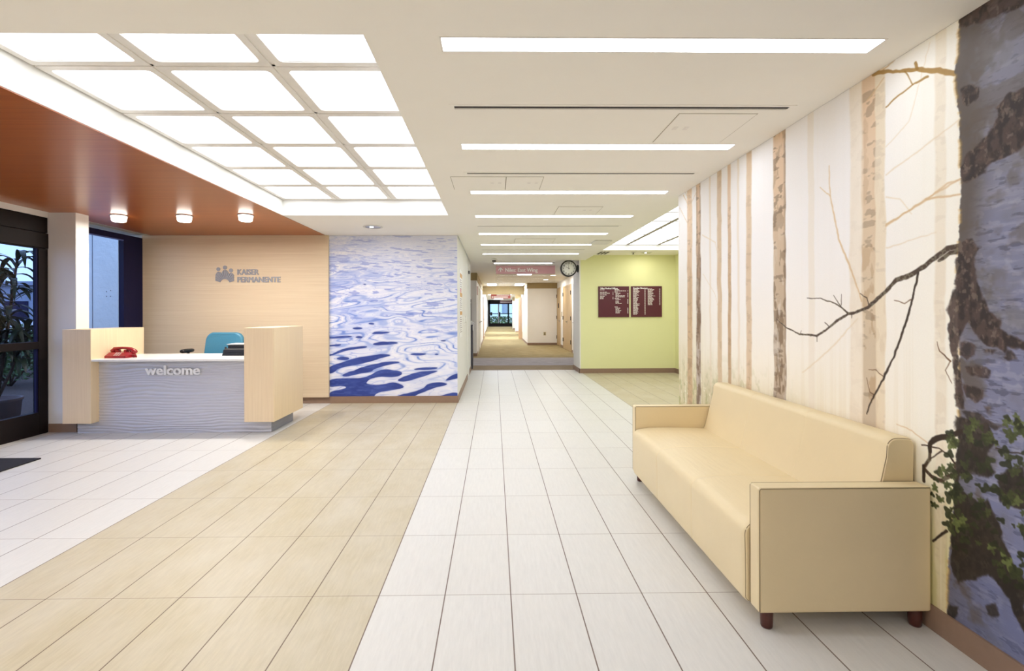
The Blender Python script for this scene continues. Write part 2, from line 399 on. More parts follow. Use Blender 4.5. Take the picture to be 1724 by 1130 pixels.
struct('baseboard_corridor', MB().box(1.418, 2.7, 20.888, 20.9, 0, .1).box(1.418, 1.43, 20.9, 24.8, 0, .1).box(2.688, 2.7, 12.1, 16.9, 0, .1).box(2.688, 2.7, 19.05, 19.85, 0, .1)
       .box(1.888, 1.9, 26, 34.5, 0, .1).box(1.49, 1.9, 34.49, 34.5, 0, .1).box(1.52, 1.9, 40.39, 40.4, 0, .1), M['base'])
# threshold strip between tile and carpet
struct('trim_5', B(-.572, 1.95, 11.85, 11.885, 0, .008), M['base'])

# window behind the desk
wn = struct('window_1', MB().box(-5.46, -5.385, 6.02, 7.55, 2.47, 2.55).box(-5.46, -5.385, 7.17, 7.55, .1, 2.47).box(-5.46, -5.385, 6.02, 6.12, .1, 2.47).box(-5.46, -5.385, 6.02, 7.55, 0, .1), M['navy'])
mk('window_pane', B(-5.43, -5.422, 6.12, 7.17, .1, 2.47), M['glass'], wn)
mk('frame_edge', MB().box(-5.40, -5.384, 6.12, 7.17, 2.455, 2.472), mat('blue_frame_edge', '5B6CB0', .4), wn)
# entrance storefront on the left
def storefront(n, y0, y1):
    f = MB().box(-5.33, -5.262, y1-.115, y1, 0, 2.16, .003).box(-5.33, -5.262, y0, y0+.115, 0, 2.16, .003)
    f.box(-5.33, -5.262, y0+.115, y1-.115, 0, .257, .003).box(-5.33, -5.262, y0+.115, y1-.115, .99, 1.075, .003).box(-5.33, -5.262, y0+.115, y1-.115, 2.155, 2.16)
    d = struct('door_%d' % n, f, M['dark'])
    mk('glass_pane', B(-5.30, -5.292, y0+.11, y1-.11, .25, 2.157), M['tint'], d)
    h = MB().box(-5.345, -5.255, y0-.002, y1+.002, 2.165, 2.34, .004).box(-5.335, -5.265, y0-.002, y1+.002, 2.345, 2.528, .004)
    mk('door_header', h, M['dark'], d)
    st = MB().box(-5.30, -5.275, y1-.135, y1-.115, .257, 2.155)
    mk('door_stop', st, M['navy'], d)
    return d
d1 = storefront(1, 4.62, 5.826)
storefront(2, 3.42, 4.61); storefront(3, 2.2, 3.41); storefront(4, .32, 2.19)
tx = fit_text('ENTER', 0, .34, 0, .06, 0)
for v in tx.b.verts: v.co = Vector((-5.303, 5.50-v.co.x, 1.71+v.co.z))   # printed on the outside, so it reads backwards from the lobby
mk('door_lettering', tx, M['black'], d1)

# ------------------------------------------------------------------ ceiling lights
def sqframe(x0, x1, y0, y1, z, m, r, h):
    """square outside, rounded opening inside"""
    inn = rrect(x0+m, x1-m, y0+m, y1-m, r, z)
    out = []
    cx, cy = (x0+x1)/2, (y0+y1)/2; hw, hh = (x1-x0)/2, (y1-y0)/2
    for p in inn:
        dx, dy = p[0]-cx, p[1]-cy; s = min(hw/abs(dx) if dx else 9e9, hh/abs(dy) if dy else 9e9); out.append((cx+dx*s, cy+dy*s, z))
    # put the corner samples exactly on the corners
    for k, (sx, sy) in enumerate(((1, 1), (-1, 1), (-1, -1), (1, -1))):
        i = k*6+2; out[i] = (cx+sx*hw, cy+sy*hh, z); out[i+1] = (cx+sx*hw, cy+sy*hh-sy*.0005, z)
    return MB().ring(out, inn, (0, 0, h))
PW, PH = .6667, .6500
def coffer_panel(name, label, group, lens, zc, loc, wide, deep, slim=False):
    t = thing(name, label, 'ceiling light', (loc[0], loc[1], zc), group)
    x, y = loc
    if slim:
        mk('frame', MB().ring([(x+.004, y+.004, zc), (x+wide-.004, y+.004, zc), (x+wide-.004, y+deep-.004, zc), (x+.004, y+deep-.004, zc)],
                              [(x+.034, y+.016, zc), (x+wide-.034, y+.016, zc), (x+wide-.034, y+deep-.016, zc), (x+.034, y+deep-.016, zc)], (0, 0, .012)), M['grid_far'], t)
        mk('diffuser', MB().box(x+.03, x+wide-.03, y+.012, y+deep-.012, zc+.006, zc+.010), lens, t)
        return t
    mk('frame', sqframe(x+.012, x+wide-.012, y+.008, y+deep-.008, zc, .042, .03, .03), M['grid'], t)
    mk('frame_lip', sqframe(x+.045, x+wide-.045, y+.042, y+deep-.042, zc+.006, .012, .022, .01), M['cofferside'], t)
    q = rrect(x+.05, x+wide-.05, y+.046, y+deep-.046, .03, zc+.02)
    q2 = rrect(x+.12, x+wide-.12, y+.116, y+deep-.116, .04, zc+.040)
    b = MB(); b.loft([q, q2], smooth=True, cap=False); b.poly(q2[::-1])
    mk('diffuser', b, lens, t)
    return t
rows = ['first (nearest) row', 'second row', 'third row', 'fourth row', 'fifth row', 'sixth (farthest) row']
cols = ['column beside the wood', 'middle column', 'right column']
ys = [2.125, 2.775, 3.430, 4.070, 4.715, 5.37, 6.045]
proto = None
for r in range(6):
    for cc in range(3):
        x = -2.597+cc*.6787
        lab = 'frosted panel light in the lobby ceiling grid, %s, %s' % (rows[r], cols[cc])
        if proto is None: proto = coffer_panel('ceiling_panel_light', lab, 'panel lights of the big recessed ceiling grid', M['coffer'], 2.79, (x, ys[0]), .6787, .653)
        else: dup(proto, (x, ys[r]+.002, 2.79), lab)
rails = MB().box(-2.6, -.56, 2.12, 6.05, 2.83, 2.845)
for cc in (1, 2): rails.box(-2.597+cc*.6787-.013, -2.597+cc*.6787+.013, 2.12, 6.05, 2.797, 2.84)
for r in range(1, 6): rails.box(-2.6, -.56, ys[r]-.008, ys[r]+.012, 2.797, 2.84)
struct('trim_6', rails, M['grid'])
# far grid beyond the mural wall
proto = None
rr = ['farthest row', 'second row from the green wall', 'third row from the green wall', 'fourth row from the green wall', 'fifth row from the green wall', 'sixth row from the green wall', 'seventh row from the green wall', 'eighth row from the green wall']
for r in range(8):
    for cc in range(3):
        x = 2.15+cc*.662; y = 10.29-(r+1)*.667
        lab = 'lit panel in the far ceiling grid, %s, %s' % (rr[r], ['left column', 'middle column', 'right column'][cc])
        if proto is None: proto = coffer_panel('ceiling_panel_light', lab, 'panel lights of the far ceiling grid by the green wall', M['rcoffer'], 2.82, (x, y), .662, .667, True)
        else: dup(proto, (x, y, 2.82), lab)
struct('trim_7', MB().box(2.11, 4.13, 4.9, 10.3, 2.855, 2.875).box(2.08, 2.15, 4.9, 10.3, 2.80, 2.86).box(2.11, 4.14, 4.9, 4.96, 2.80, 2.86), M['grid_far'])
# strip lights
def strip(label, x0, x1, y0, y1, z, lens, group):
    t = thing('strip_light', label, 'ceiling light', (x0, y0, z), group)
    fr = MB().ring([(x0-.008, y0-.008, z-.002), (x1+.008, y0-.008, z-.002), (x1+.008, y1+.008, z-.002), (x0-.008, y1+.008, z-.002)],
                   [(x0, y0, z-.002), (x1, y0, z-.002), (x1, y1, z-.002), (x0, y1, z-.002)], (0, 0, .0025))
    mk('frame', fr, M['grid'], t)
    mk('lens', MB().box(x0+.001, x1-.001, y0+.001, y1-.001, z-.0015, z+.0005), lens, t)
    return t
grp = 'long strip lights across the lobby ceiling'
sy = [(2.14, 'nearest the camera'), (3.49, 'second from the camera'), (4.835, 'third from the camera'), (6.05, 'fourth from the camera'),
      (7.41, 'fifth from the camera'), (8.60, 'sixth from the camera'), (9.96, 'farthest, just before the pink sign')]
s0 = None
for y, l in sy:
    lab = 'long thin white strip light flush in the ceiling, ' + l
    if s0 is None: s0 = strip(lab, -.23, 1.735, y, y+.108, 2.6, M['lamp'], grp)
    else: dup(s0, (-.23, y, 2.6), lab)
for y in (-.5, -1.82): dup(s0, (-.23, y, 2.6), 'added unseen strip light in the ceiling behind the camera, lighting the foreground')  # extra strips added out of view to light the foreground
# slot air diffusers
def slot(label, y, group='slot air diffusers between the strip lights'):
    t = thing('slot_diffuser', label, 'air vent', (-.24, y, 2.6), group)
    x0, x1 = -.24, 1.75
    mk('frame', MB().ring([(x0-.02, y-.022, 2.597), (x1+.02, y-.022, 2.597), (x1+.02, y+.062, 2.597), (x0-.02, y+.062, 2.597)],
                          [(x0+.01, y, 2.597), (x1-.01, y, 2.597), (x1-.01, y+.04, 2.597), (x0+.01, y+.04, 2.597)], (0, 0, .0035)), M['ceil'], t)
    mk('slot', MB().box(x0+.01, x1-.01, y, y+.04, 2.5985, 2.6005), M['darkslot'], t)
    mk('slot_bar', MB().box(x0+.01, x1-.01, y+.027, y+.032, 2.596, 2.5985), M['ceil'], t)
    return t
v0 = slot('narrow dark slot vent in the ceiling between first and second strip lights', 2.845)
dup(v0, (-.24, 4.2, 2.6), 'narrow dark slot vent between the second and third strip lights')
dup(v0, (-.24, 6.78, 2.6), 'narrow dark slot vent between the fourth and fifth strip lights')
dup(v0, (-.24, 9.34, 2.6), 'narrow dark slot vent between the two farthest strip lights')
# access hatches
def hatch(label, x0, x1, y0, y1, kx, ky):
    t = thing('access_hatch', label, 'ceiling hatch', (x0, y0, 2.6), 'ceiling access hatches')
    mk('gap', MB().box(x0-.006, x1+.006, y0-.006, y1+.006, 2.5985, 2.6005), mat('hatch_shadow_gap', 'A79F8E', .8), t)
    mk('hatch_door', MB().box(x0-.001, x1+.001, y0-.001, y1+.001, 2.5965, 2.5995), M['ceil'], t)
    for d_ in (0, -.07): mk('latch', MB().box(kx+d_, kx+d_+.03, ky, ky+.05, 2.5955, 2.597), M['grid'], t)
hatch('square access hatch in the ceiling nearest the birch mural', 1.13, 1.60, 2.95, 3.44, 1.24, 3.15)
hatch('access hatch in the ceiling left of centre, before the third strip light', -.38, .105, 4.33, 4.77, .04, 4.50)
hatch('small access hatch in the ceiling just right of its wider neighbour', .115, .44, 4.33, 4.77, .38, 4.5)
hatch('access hatch in the ceiling between third and fourth strip lights', .74, 1.24, 5.55, 5.98, 1.12, 5.7)
hatch('small far access hatch between the fifth and sixth strip lights', .35, 1.0, 7.95, 8.4, .92, 8.1)
# round glass downlights under the cherry ceiling
def downlamp(t, loc, size, watts, col=(1, .95, .88)):
    l = bpy.data.lights.new('lamp', 'AREA'); l.shape = 'DISK'; l.size = size; l.energy = watts; l.color = col
    o = bpy.data.objects.new('lamp', l); COL.objects.link(o); o.parent = t; o.location = Vector(loc)-LOC[t]; return o
def can(x, y, label):
    t = thing('downlight', label, 'ceiling light', (x, y, 2.594), 'glass drum downlights under the wood ceiling')
    mk('trim_ring', MB().lathe((x, y, 2.594), [(.06, 0), (.093, 0), (.096, -.006), (.085, -.012), (.06, -.012)], cap=False), M['chrome'], t)
    mk('glass_shade', MB().lathe((x, y, 2.582), [(.02, 0), (.082, 0), (.078, -.03), (.073, -.058), (.06, -.066), (.02, -.068)]), M['hot'], t)
    downlamp(t, (x, y, 2.508), .13, 24)
    return t
def relamp(t, watts):
    for o in t.children:
        if o.type == 'LIGHT': o.data = o.data.copy(); o.data.energy = watts
c0 = can(-4.57, 6.01, 'glass drum downlight under the wood ceiling, leftmost of three')
dup(c0, (-3.785, 6.02, 2.594), 'glass drum downlight under the wood ceiling, middle of three')
dup(c0, (-3.02, 5.98, 2.594), 'glass drum downlight under the wood ceiling, rightmost of three')
for x in (-4.57, -3.785, -3.02):
    for y in (.9, -1.6): relamp(dup(c0, (x, y, 2.594), 'added unseen glass drum downlight under the wood ceiling, brightening the near lobby'), 20)  # out-of-view downlights added to brighten the left wall, desk front and foreground
relamp(c0, 5)
# recessed chrome downlight and small ceiling fittings
def recess(x, y, z, label, r=.12):
    t = thing('recessed_downlight', label, 'ceiling light', (x, y, z))
    mk('trim_ring', MB().lathe((x, y, z), [(r*.82, -.001), (r, -.001), (r*1.04, -.005), (r*.82, -.006)], cap=False), M['white'], t)
    mk('reflector', MB().lathe((x, y, z-.004), [(r*.1, .0005), (r*.45, .001), (r*.83, .0)]), M['chrome'], t)
    downlamp(t, (x, y, z-.012), .12, 4)
    mk('lamp', MB().lathe((x-.02, y, z-.0055), [(.005, 0), (r*.18, 0), (r*.18, -.003), (.005, -.004)]), M['lamp'], t)
recess(-1.69, 6.84, 2.6, 'recessed chrome round downlight in front of the water mural', .13)
recess(3.36, 10.72, 2.71, 'recessed chrome downlight in the ceiling in front of the green wall', .12)
t = thing('security_camera', 'small dome security camera on the ceiling left of the pink sign', 'camera', (.0, 10.9, 2.6))
mk('housing', MB().lathe((0, 10.9, 2.6), [(.05, 0), (.055, -.004), (.055, -.02), (.045, -.035), (.02, -.036)]), M['white'], t)
mk('dome', MB().lathe((0, 10.9, 2.566), [(.045, 0), (.042, -.025), (.03, -.042), (.01, -.05)]), mat('smoked_dome', '4A4442', .15), t)
t = thing('emergency_light', 'white low ceiling unit with dark upper edge left of the far grid', 'emergency light', (1.78, 8.15, 2.6))
mk('housing', MB().box(1.68, 1.97, 8.12, 8.5, 2.575, 2.599, .008), M['white'], t); mk('opening', MB().box(1.69, 1.96, 8.49, 8.505, 2.577, 2.597), M['black'], t)
t = thing('air_grille', 'louvred air grille in the ceiling at the left corner of the green wall', 'air vent', (2.25, 10.75, 2.71))
g = MB()
for k in range(4): g.box(2.24+k*.075, 2.285+k*.075, 10.55, 10.75, 2.706, 2.709); g.box(2.24+k*.075, 2.285+k*.075, 10.79, 10.99, 2.706, 2.709)
mk('grille_frame', MB().box(2.2, 2.56, 10.5, 11.04, 2.7085, 2.7095), M['grid'], t); mk('louvre_slot', g, M['darkslot'], t)
t = thing('sprinkler_head', 'small sprinkler head in the ceiling above the right directory board', 'sprinkler', (3.06, 10.7, 2.71))
mk('escutcheon', MB().lathe((3.06, 10.7, 2.71), [(.02, 0), (.05, 0), (.045, -.01), (.01, -.012)]), M['chrome'], t)
mk('deflector', MB().lathe((3.06, 10.7, 2.70), [(.012, 0), (.012, -.03), (.03, -.032), (.03, -.036)]), M['chrome'], t)
t = thing('air_grille', 'long pale louvred vent in the ceiling above the tall narrow window', 'air vent', (-5.33, 6.6, 2.6))
g = MB()
for k in range(5): g.box(-5.37+k*.022, -5.358+k*.022, 6.45, 7.45, 2.594, 2.5965)
mk('grille_frame', MB().box(-5.385, -5.26, 6.4, 7.5, 2.5965, 2.5995), M['grid'], t); mk('louvre_slot', g, mat('grey_louvre', '8E8A84', .6), t)
# hall lights
strip('short strip light in the hall ceiling seen through the top of the pink sign', .0, 1.5, 12.55, 12.68, 2.67, M['hall'], 'hall strip lights')
strip('short strip light in the hall ceiling just below the pink sign', .78, 1.25, 16.2, 16.45, 2.67, M['hall'], 'hall strip lights')
h0 = thing('recessed_downlight', 'small downlight in the hall ceiling before the wood doors, nearer one', 'ceiling light', (2.02, 16.7, 2.67), 'hall downlights')
mk('lamp', MB().lathe((2.02, 16.7, 2.67), [(.02, -.001), (.09, -.001), (.09, -.004), (.02, -.005)], 20), M['hot'], h0)
downlamp(h0, (2.02, 16.7, 2.655), .14, 26, (1, .96, .92))
dup(h0, (2.0, 18.9, 2.67), 'small downlight in the hall ceiling before the wood doors, farther one')
p0 = thing('ceiling_panel_light', 'lit ceiling panel before the beige corridor header, left one', 'ceiling light', (-.4, 21.6, 2.67), 'hall panel lights')
mk('frame', MB().box(-.42, .22, 21.3, 22.9, 2.662, 2.669), M['white'], p0); mk('diffuser', MB().box(-.3, .1, 21.5, 22.7, 2.659, 2.6625), M['hall'], p0)
dup(p0, (.85, 21.6, 2.67), 'lit ceiling panel before the beige corridor header, right one')
q0 = thing('ceiling_panel_light', 'added hidden fill panel in the far corridor before the red hanging sign', 'ceiling light', (-.1, 26, 2.67), 'added corridor fill panels')  # panels added out of sight behind the header to brighten the corridor
mk('diffuser', MB().box(-.4, .4, 26, 27.4, 2.66, 2.667), M['hall'], q0)
for x, y, l in ((.7, 26, 'second added fill panel in the far corridor, right side'), (-.1, 33, 'added fill panel far down the corridor, left side'), (.7, 33, 'added fill panel far down the corridor, right side'),
                (.3, 39, 'added fill panel at two thirds of the corridor'), (.3, 45, 'added fill panel right before the far doors')): dup(q0, (x-.0, y, 2.67), l)
# ------------------------------------------------------------------ the two printed wall murals
# artwork outlines in metres on their walls
BRANCH= [('d',[(1.987,1.665,0.0217),(2.046,1.659,0.0199),(2.097,1.632,0.0191),(2.174,1.586,0.0198),(2.245,1.557,0.0205),(2.307,1.545,0.0182),(2.387,1.48,0.0174),(2.487,1.416,0.0136),(2.58,1.387,0.0126),(2.628,1.381,0.0128),(2.714,1.344,0.0116),(2.806,1.285,0.0109),(2.883,1.251,0.0105),(3.052,1.255,0.0082),(3.191,1.292,0.0062),(3.291,1.342,0.004)]),('d',[(1.987,1.642,0.0193),(2.036,1.639,0.0149),(2.082,1.616,0.0127)]),('b',[(2.188,1.567,0.0093),(2.215,1.463,0.0081),(2.258,1.331,0.0104),(2.322,1.18,0.0085),(2.382,1.072,0.0087),(2.445,0.974,0.0074),(2.497,0.868,0.0061)]),('b',[(2.227,1.448,0.0043),(2.258,1.432,0.0036),(2.321,1.446,0.0028)]),('b',[(2.382,1.072,0.0043),(2.43,1.099,0.0038),(2.481,1.096,0.003)]),('b',[(2.445,0.974,0.0045),(2.474,0.986,0.0039),(2.496,1.051,0.003)]),('d',[(2.628,1.387,0.008),(2.679,1.418,0.0065),(2.731,1.443,0.0053),(2.843,1.471,0.0048),(2.975,1.478,0.0036)]),('d',[(2.679,1.418,0.0049),(2.74,1.487,0.0033)]),('d',[(2.682,1.418,0.0049),(2.675,1.491,0.0026)]),('d',[(2.48,1.432,0.0066),(2.494,1.467,0.0049),(2.54,1.488,0.0031)]),('d',[(2.883,1.251,0.0049),(2.883,1.216,0.0035)]),('d',[(2.772,1.307,0.0051),(2.811,1.332,0.0034)]),('d',[(2.599,1.384,0.0063),(2.599,1.36,0.0032)]),('d',[(3.04,1.255,0.0044),(3.029,1.276,0.0029)]),('l',[(2.773,2.228,0.0051),(2.765,2.056,0.0084),(2.695,1.799,0.0105),(2.595,1.606,0.0101),(2.529,1.451,0.0077)]),('l',[(2.765,2.056,0.005),(2.85,2.128,0.0035)]),('l',[(2.365,1.82,0.0086),(2.232,1.862,0.0068),(2.14,1.891,0.0078),(2.045,1.935,0.0062),(1.986,1.938,0.0048)]),('l',[(2.14,1.891,0.0065),(1.986,1.878,0.0048)]),('f',[(2.556,1.358,0.0062),(2.769,1.179,0.0084),(3.02,1.015,0.0073)]),('f',[(2.366,1.706,0.0058),(2.209,1.726,0.004),(2.097,1.738,0.0026)]),('f',[(2.365,1.955,0.0043),(2.281,1.924,0.0042),(2.22,1.844,0.0027)]),('f',[(4.483,2.109,0.0082),(4.214,1.999,0.0077),(4.152,1.849,0.0051)]),('f',[(4.462,1.741,0.0065),(4.217,1.549,0.0062),(4.168,1.433,0.0051)]),('l',[(4.927,2.583,0.009),(4.788,2.441,0.0087),(4.746,2.281,0.0058)]),('l',[(5.016,2.468,0.0061),(4.817,2.272,0.007),(4.763,2.111,0.0058)]),('l',[(4.588,2.543,0.0056),(4.734,2.451,0.0058),(4.898,2.621,0.006)]),('g',[(2.011,2.386,0.022),(2.083,2.433,0.0203),(2.144,2.468,0.0183),(2.187,2.492,0.016),(2.29,2.533,0.0111),(2.365,2.57,0.0173),(2.444,2.598,0.0178)]),('g',[(2.134,2.433,0.0104),(2.176,2.434,0.0079),(2.215,2.433,0.0067),(2.315,2.414,0.0084),(2.365,2.395,0.0058)]),('g',[(2.255,2.516,0.0055),(2.232,2.475,0.0043),(2.21,2.431,0.0043)]),('g',[(2.187,2.492,0.0133),(2.2,2.527,0.0107)]),('l',[(2.378,2.545,0.0058),(2.445,2.503,0.0059),(2.486,2.479,0.006)]),('l',[(2.378,2.587,0.0058),(2.314,2.6,0.0084)]),('f',[(2.367,2.066,0.0058),(2.156,2.129,0.0066),(1.988,2.185,0.0048)]),('f',[(2.366,2.2,0.0043),(2.233,2.271,0.0041),(2.123,2.58,0.0026)]),('l',[(2.368,1.814,0.0092),(2.157,1.89,0.0079),(1.985,1.941,0.0053)]),('l',[(2.146,1.892,0.0078),(2.075,1.889,0.005),(1.985,1.88,0.0043)]),('d',[(1.987,0.896,0.0218),(2.028,0.873,0.0197),(2.072,0.854,0.0202),(2.108,0.833,0.0205),(2.131,0.806,0.0181),(2.131,0.777,0.013)]),('b',[(2.093,1.264,0.0025),(2.08,1.224,0.004),(2.032,1.184,0.0074)]),('b',[(2.032,1.184,0.0037),(2.053,1.145,0.0032),(2.028,1.092,0.0025)]),('l',[(2.145,0.81,0.0042),(2.224,0.846,0.0043),(2.309,0.857,0.0028)]),('d',[(2.114,0.831,0.0129),(2.132,0.799,0.013),(2.133,0.744,0.013),(2.164,0.691,0.0132),(2.121,0.666,0.0155),(2.073,0.666,0.0177),(2.017,0.717,0.0147),(2.006,0.762,0.0122),(1.883,0.853,0.008),(1.845,0.882,0.0079),(1.8,0.954,0.007),(1.749,1.02,0.0074)]),('d',[(2.164,0.702,0.0132),(2.16,0.636,0.0131)]),('d',[(2.116,0.387,0.0077),(2.051,0.459,0.01)]),('d',[(1.846,0.868,0.0056),(1.758,0.872,0.0043)]),('d',[(1.846,0.726,0.0067),(1.784,0.693,0.0054),(1.75,0.679,0.0043)]),('b',[(2.17,0.794,0.004),(2.084,0.801,0.0038),(2.039,0.788,0.005),(2.011,0.76,0.0073)]),('b',[(2.133,0.744,0.0039),(2.073,0.794,0.0038)])]
PATCH= [('p',[(1.722,2.211),(1.793,2.202),(1.845,2.173),(1.834,2.143),(1.854,2.099),(1.919,2.057),(1.963,2.021),(1.999,1.971),(1.971,1.92),(1.919,1.922),(1.854,1.962),(1.793,1.968),(1.723,2.002)]),('p',[(1.979,2.307),(1.94,2.308),(1.911,2.276),(1.916,2.242),(1.952,2.234),(1.98,2.258)]),('q',[(2.028,2.554),(1.991,2.57),(1.903,2.53),(1.835,2.523),(1.721,2.497),(1.638,2.616),(2.027,2.853)]),('p',[(2.001,1.677),(1.937,1.683),(1.906,1.645),(1.929,1.614),(1.925,1.531),(1.907,1.477),(1.87,1.394),(1.827,1.369),(1.828,1.33),(1.8,1.316),(1.736,1.281),(1.736,1.257),(1.801,1.263),(1.821,1.244),(1.885,1.261),(1.915,1.297),(1.961,1.348),(1.985,1.309),(2.002,1.23),(1.982,1.107),(1.966,0.997),(2.003,1.002),(2.019,1.149),(2.036,1.243),(2.041,1.339),(2.041,1.427),(2.018,1.474),(2.005,1.513),(2.001,1.63)]),('q',[(1.986,1.262),(1.953,1.276),(1.922,1.259),(1.926,1.221),(1.962,1.202),(1.99,1.215)]),('q',[(1.896,1.238),(1.87,1.244),(1.849,1.238),(1.863,1.226),(1.892,1.227)]),('q',[(1.962,1.164),(1.93,1.175),(1.885,1.172),(1.869,1.156),(1.878,1.133),(1.915,1.131),(1.954,1.145)]),('q',[(1.978,1.1),(1.931,1.091),(1.893,1.09),(1.893,1.052),(1.923,1.034),(1.962,1.048)]),('q',[(1.886,1.024),(1.867,1.031),(1.864,1.017),(1.878,1.005)]),('q',[(1.821,1.258),(1.797,1.253),(1.777,1.226),(1.794,1.216),(1.818,1.219)]),('q',[(1.978,0.983),(1.908,0.99),(1.886,0.969),(1.822,0.965),(1.843,0.945),(1.947,0.936)]),('p',[(2.011,0.961),(1.942,0.95),(1.873,0.956),(1.845,0.896),(1.874,0.831),(1.846,0.773),(1.874,0.745),(1.933,0.745),(1.995,0.724),(2.006,0.669),(1.923,0.639),(1.884,0.664),(1.846,0.593),(1.819,0.53),(1.784,0.455),(1.742,0.423),(1.743,0.217),(1.776,0.249),(1.802,0.307),(1.847,0.356),(1.875,0.369),(1.934,0.318),(1.996,0.274),(2.042,0.321),(2.034,0.388),(2.029,0.474),(2.017,0.572),(2.028,0.64),(2.022,0.715),(2.028,0.796),(2.011,0.894)]),('p',[(1.837,0.757),(1.792,0.809),(1.741,0.834),(1.742,0.682),(1.792,0.662),(1.837,0.672)]),('q',[(1.885,0.248),(1.852,0.273),(1.838,0.248),(1.857,0.216),(1.88,0.217)]),('q',[(2.052,0.148),(1.997,0.171),(2.002,0.137),(2.03,0.089),(2.058,0.097)])]
EDGE= [(1.981,2.771),(1.991,2.582),(1.997,2.438),(2.01,2.4),(2.005,2.319),(1.988,2.188),(1.986,2.016),(1.983,1.869),(1.992,1.7),(2.002,1.578),(2.003,1.455),(1.998,1.307),(1.991,1.209),(1.999,1.011),(1.999,0.888),(2.008,0.738),(2.019,0.61),(2.03,0.473),(2.044,0.331),(2.052,0.127),(2.064,-0.068)]
LEAF= [(1.958,0.902,0.0286),(1.883,0.915,0.0252),(1.855,0.908,0.0203),(1.783,0.958,0.026),(1.766,0.926,0.0258),(2.011,0.822,0.0318),(2.062,0.723,0.0176),(2.05,0.638,0.0249),(2.091,0.575,0.0229),(2.085,0.604,0.0203),(1.985,0.493,0.0338),(1.959,0.52,0.0262),(2.028,0.536,0.0222),(1.81,0.692,0.0308),(1.793,0.432,0.0349),(1.922,0.945,0.021),(1.766,0.999,0.0215),(1.805,0.99,0.0176),(2.091,0.676,0.0153),(2.039,0.83,0.0198),(1.767,0.591,0.0215),(1.847,0.479,0.0202)]
WATER= [[(-2.575,0.571),(-2.32,0.644),(-2.174,0.704),(-1.955,0.727),(-1.736,0.763),(-1.577,0.738),(-1.712,0.702),(-1.955,0.63),(-2.199,0.582),(-2.418,0.534),(-2.454,0.486),(-2.576,0.449)],[(-2.369,0.436),(-2.126,0.533),(-1.882,0.605),(-1.541,0.652),(-1.444,0.628),(-1.614,0.592),(-1.883,0.532),(-1.907,0.483),(-2.15,0.447),(-2.321,0.399)],[(-2.576,0.376),(-2.248,0.387),(-2.029,0.386),(-1.907,0.434),(-1.834,0.507),(-1.639,0.518),(-1.444,0.493),(-1.432,0.42),(-1.591,0.396),(-1.834,0.409),(-1.98,0.337),(-1.981,0.288),(-1.762,0.275),(-1.566,0.335),(-1.347,0.236),(-1.64,0.189),(-1.811,0.165),(-1.884,0.068),(-2.577,0.071),(-2.577,0.181),(-2.321,0.216),(-2.297,0.253),(-2.394,0.266),(-2.576,0.242)],[(-1.518,0.347),(-1.322,0.444),(-1.103,0.492),(-0.858,0.508),(-0.981,0.454),(-1.176,0.382),(-1.42,0.322)],[(-1.64,0.066),(-1.323,0.163),(-1.128,0.21),(-1.03,0.296),(-0.834,0.319),(-0.7,0.282),(-0.932,0.234),(-1.128,0.162),(-1.323,0.065)],[(-1.249,0.529),(-1.078,0.553),(-0.883,0.557),(-0.895,0.527),(-1.127,0.504),(-1.249,0.504)],[(-0.773,0.343),(-0.663,0.428),(-0.553,0.465),(-0.553,0.379),(-0.737,0.343)],[(-1.006,0.063),(-0.554,0.183),(-0.554,0.061)],[(-1.906,0.923),(-1.711,0.959),(-1.467,0.933),(-1.565,0.902),(-1.857,0.893)],[(-1.91,1.081),(-1.832,1.11),(-1.589,1.1),(-1.71,1.069),(-1.881,1.064)],[(-2.575,0.742),(-2.344,0.851),(-2.003,0.894),(-1.967,0.855),(-2.198,0.838),(-2.368,0.79),(-2.575,0.725)],[(-2.574,1.035),(-2.222,1.046),(-2.21,1.021),(-2.574,1.003)],[(-2.574,0.901),(-2.368,0.92),(-2.392,0.888),(-2.575,0.876)],[(-2.047,1.021),(-2.063,1.007),(-2.104,1.002),(-2.144,1.007),(-2.161,1.021),(-2.144,1.035),(-2.104,1.041),(-2.063,1.035)],[(-2.242,0.694),(-2.271,0.676),(-2.342,0.668),(-2.412,0.676),(-2.441,0.695),(-2.412,0.714),(-2.342,0.722),(-2.271,0.714)],[(-2.032,1.16),(-2.056,1.148),(-2.114,1.143),(-2.173,1.148),(-2.197,1.161),(-2.173,1.173),(-2.114,1.177),(-2.056,1.172)],[(-1.851,1.229),(-1.865,1.218),(-1.899,1.213),(-1.932,1.218),(-1.946,1.229),(-1.932,1.241),(-1.899,1.245),(-1.865,1.24)],[(-1.041,0.753),(-1.079,0.739),(-1.173,0.734),(-1.266,0.74),(-1.304,0.754),(-1.266,0.768),(-1.172,0.773),(-1.079,0.767)],[(-0.862,0.747),(-0.872,0.739),(-0.894,0.735),(-0.917,0.739),(-0.926,0.748),(-0.917,0.756),(-0.894,0.76),(-0.872,0.756)],[(-0.749,0.961),(-0.762,0.953),(-0.791,0.95),(-0.82,0.954),(-0.832,0.961),(-0.82,0.969),(-0.791,0.972),(-0.762,0.969)],[(-1.976,1.845),(-1.982,1.839),(-1.998,1.836),(-2.013,1.839),(-2.02,1.845),(-2.013,1.851),(-1.998,1.853),(-1.982,1.851)]]


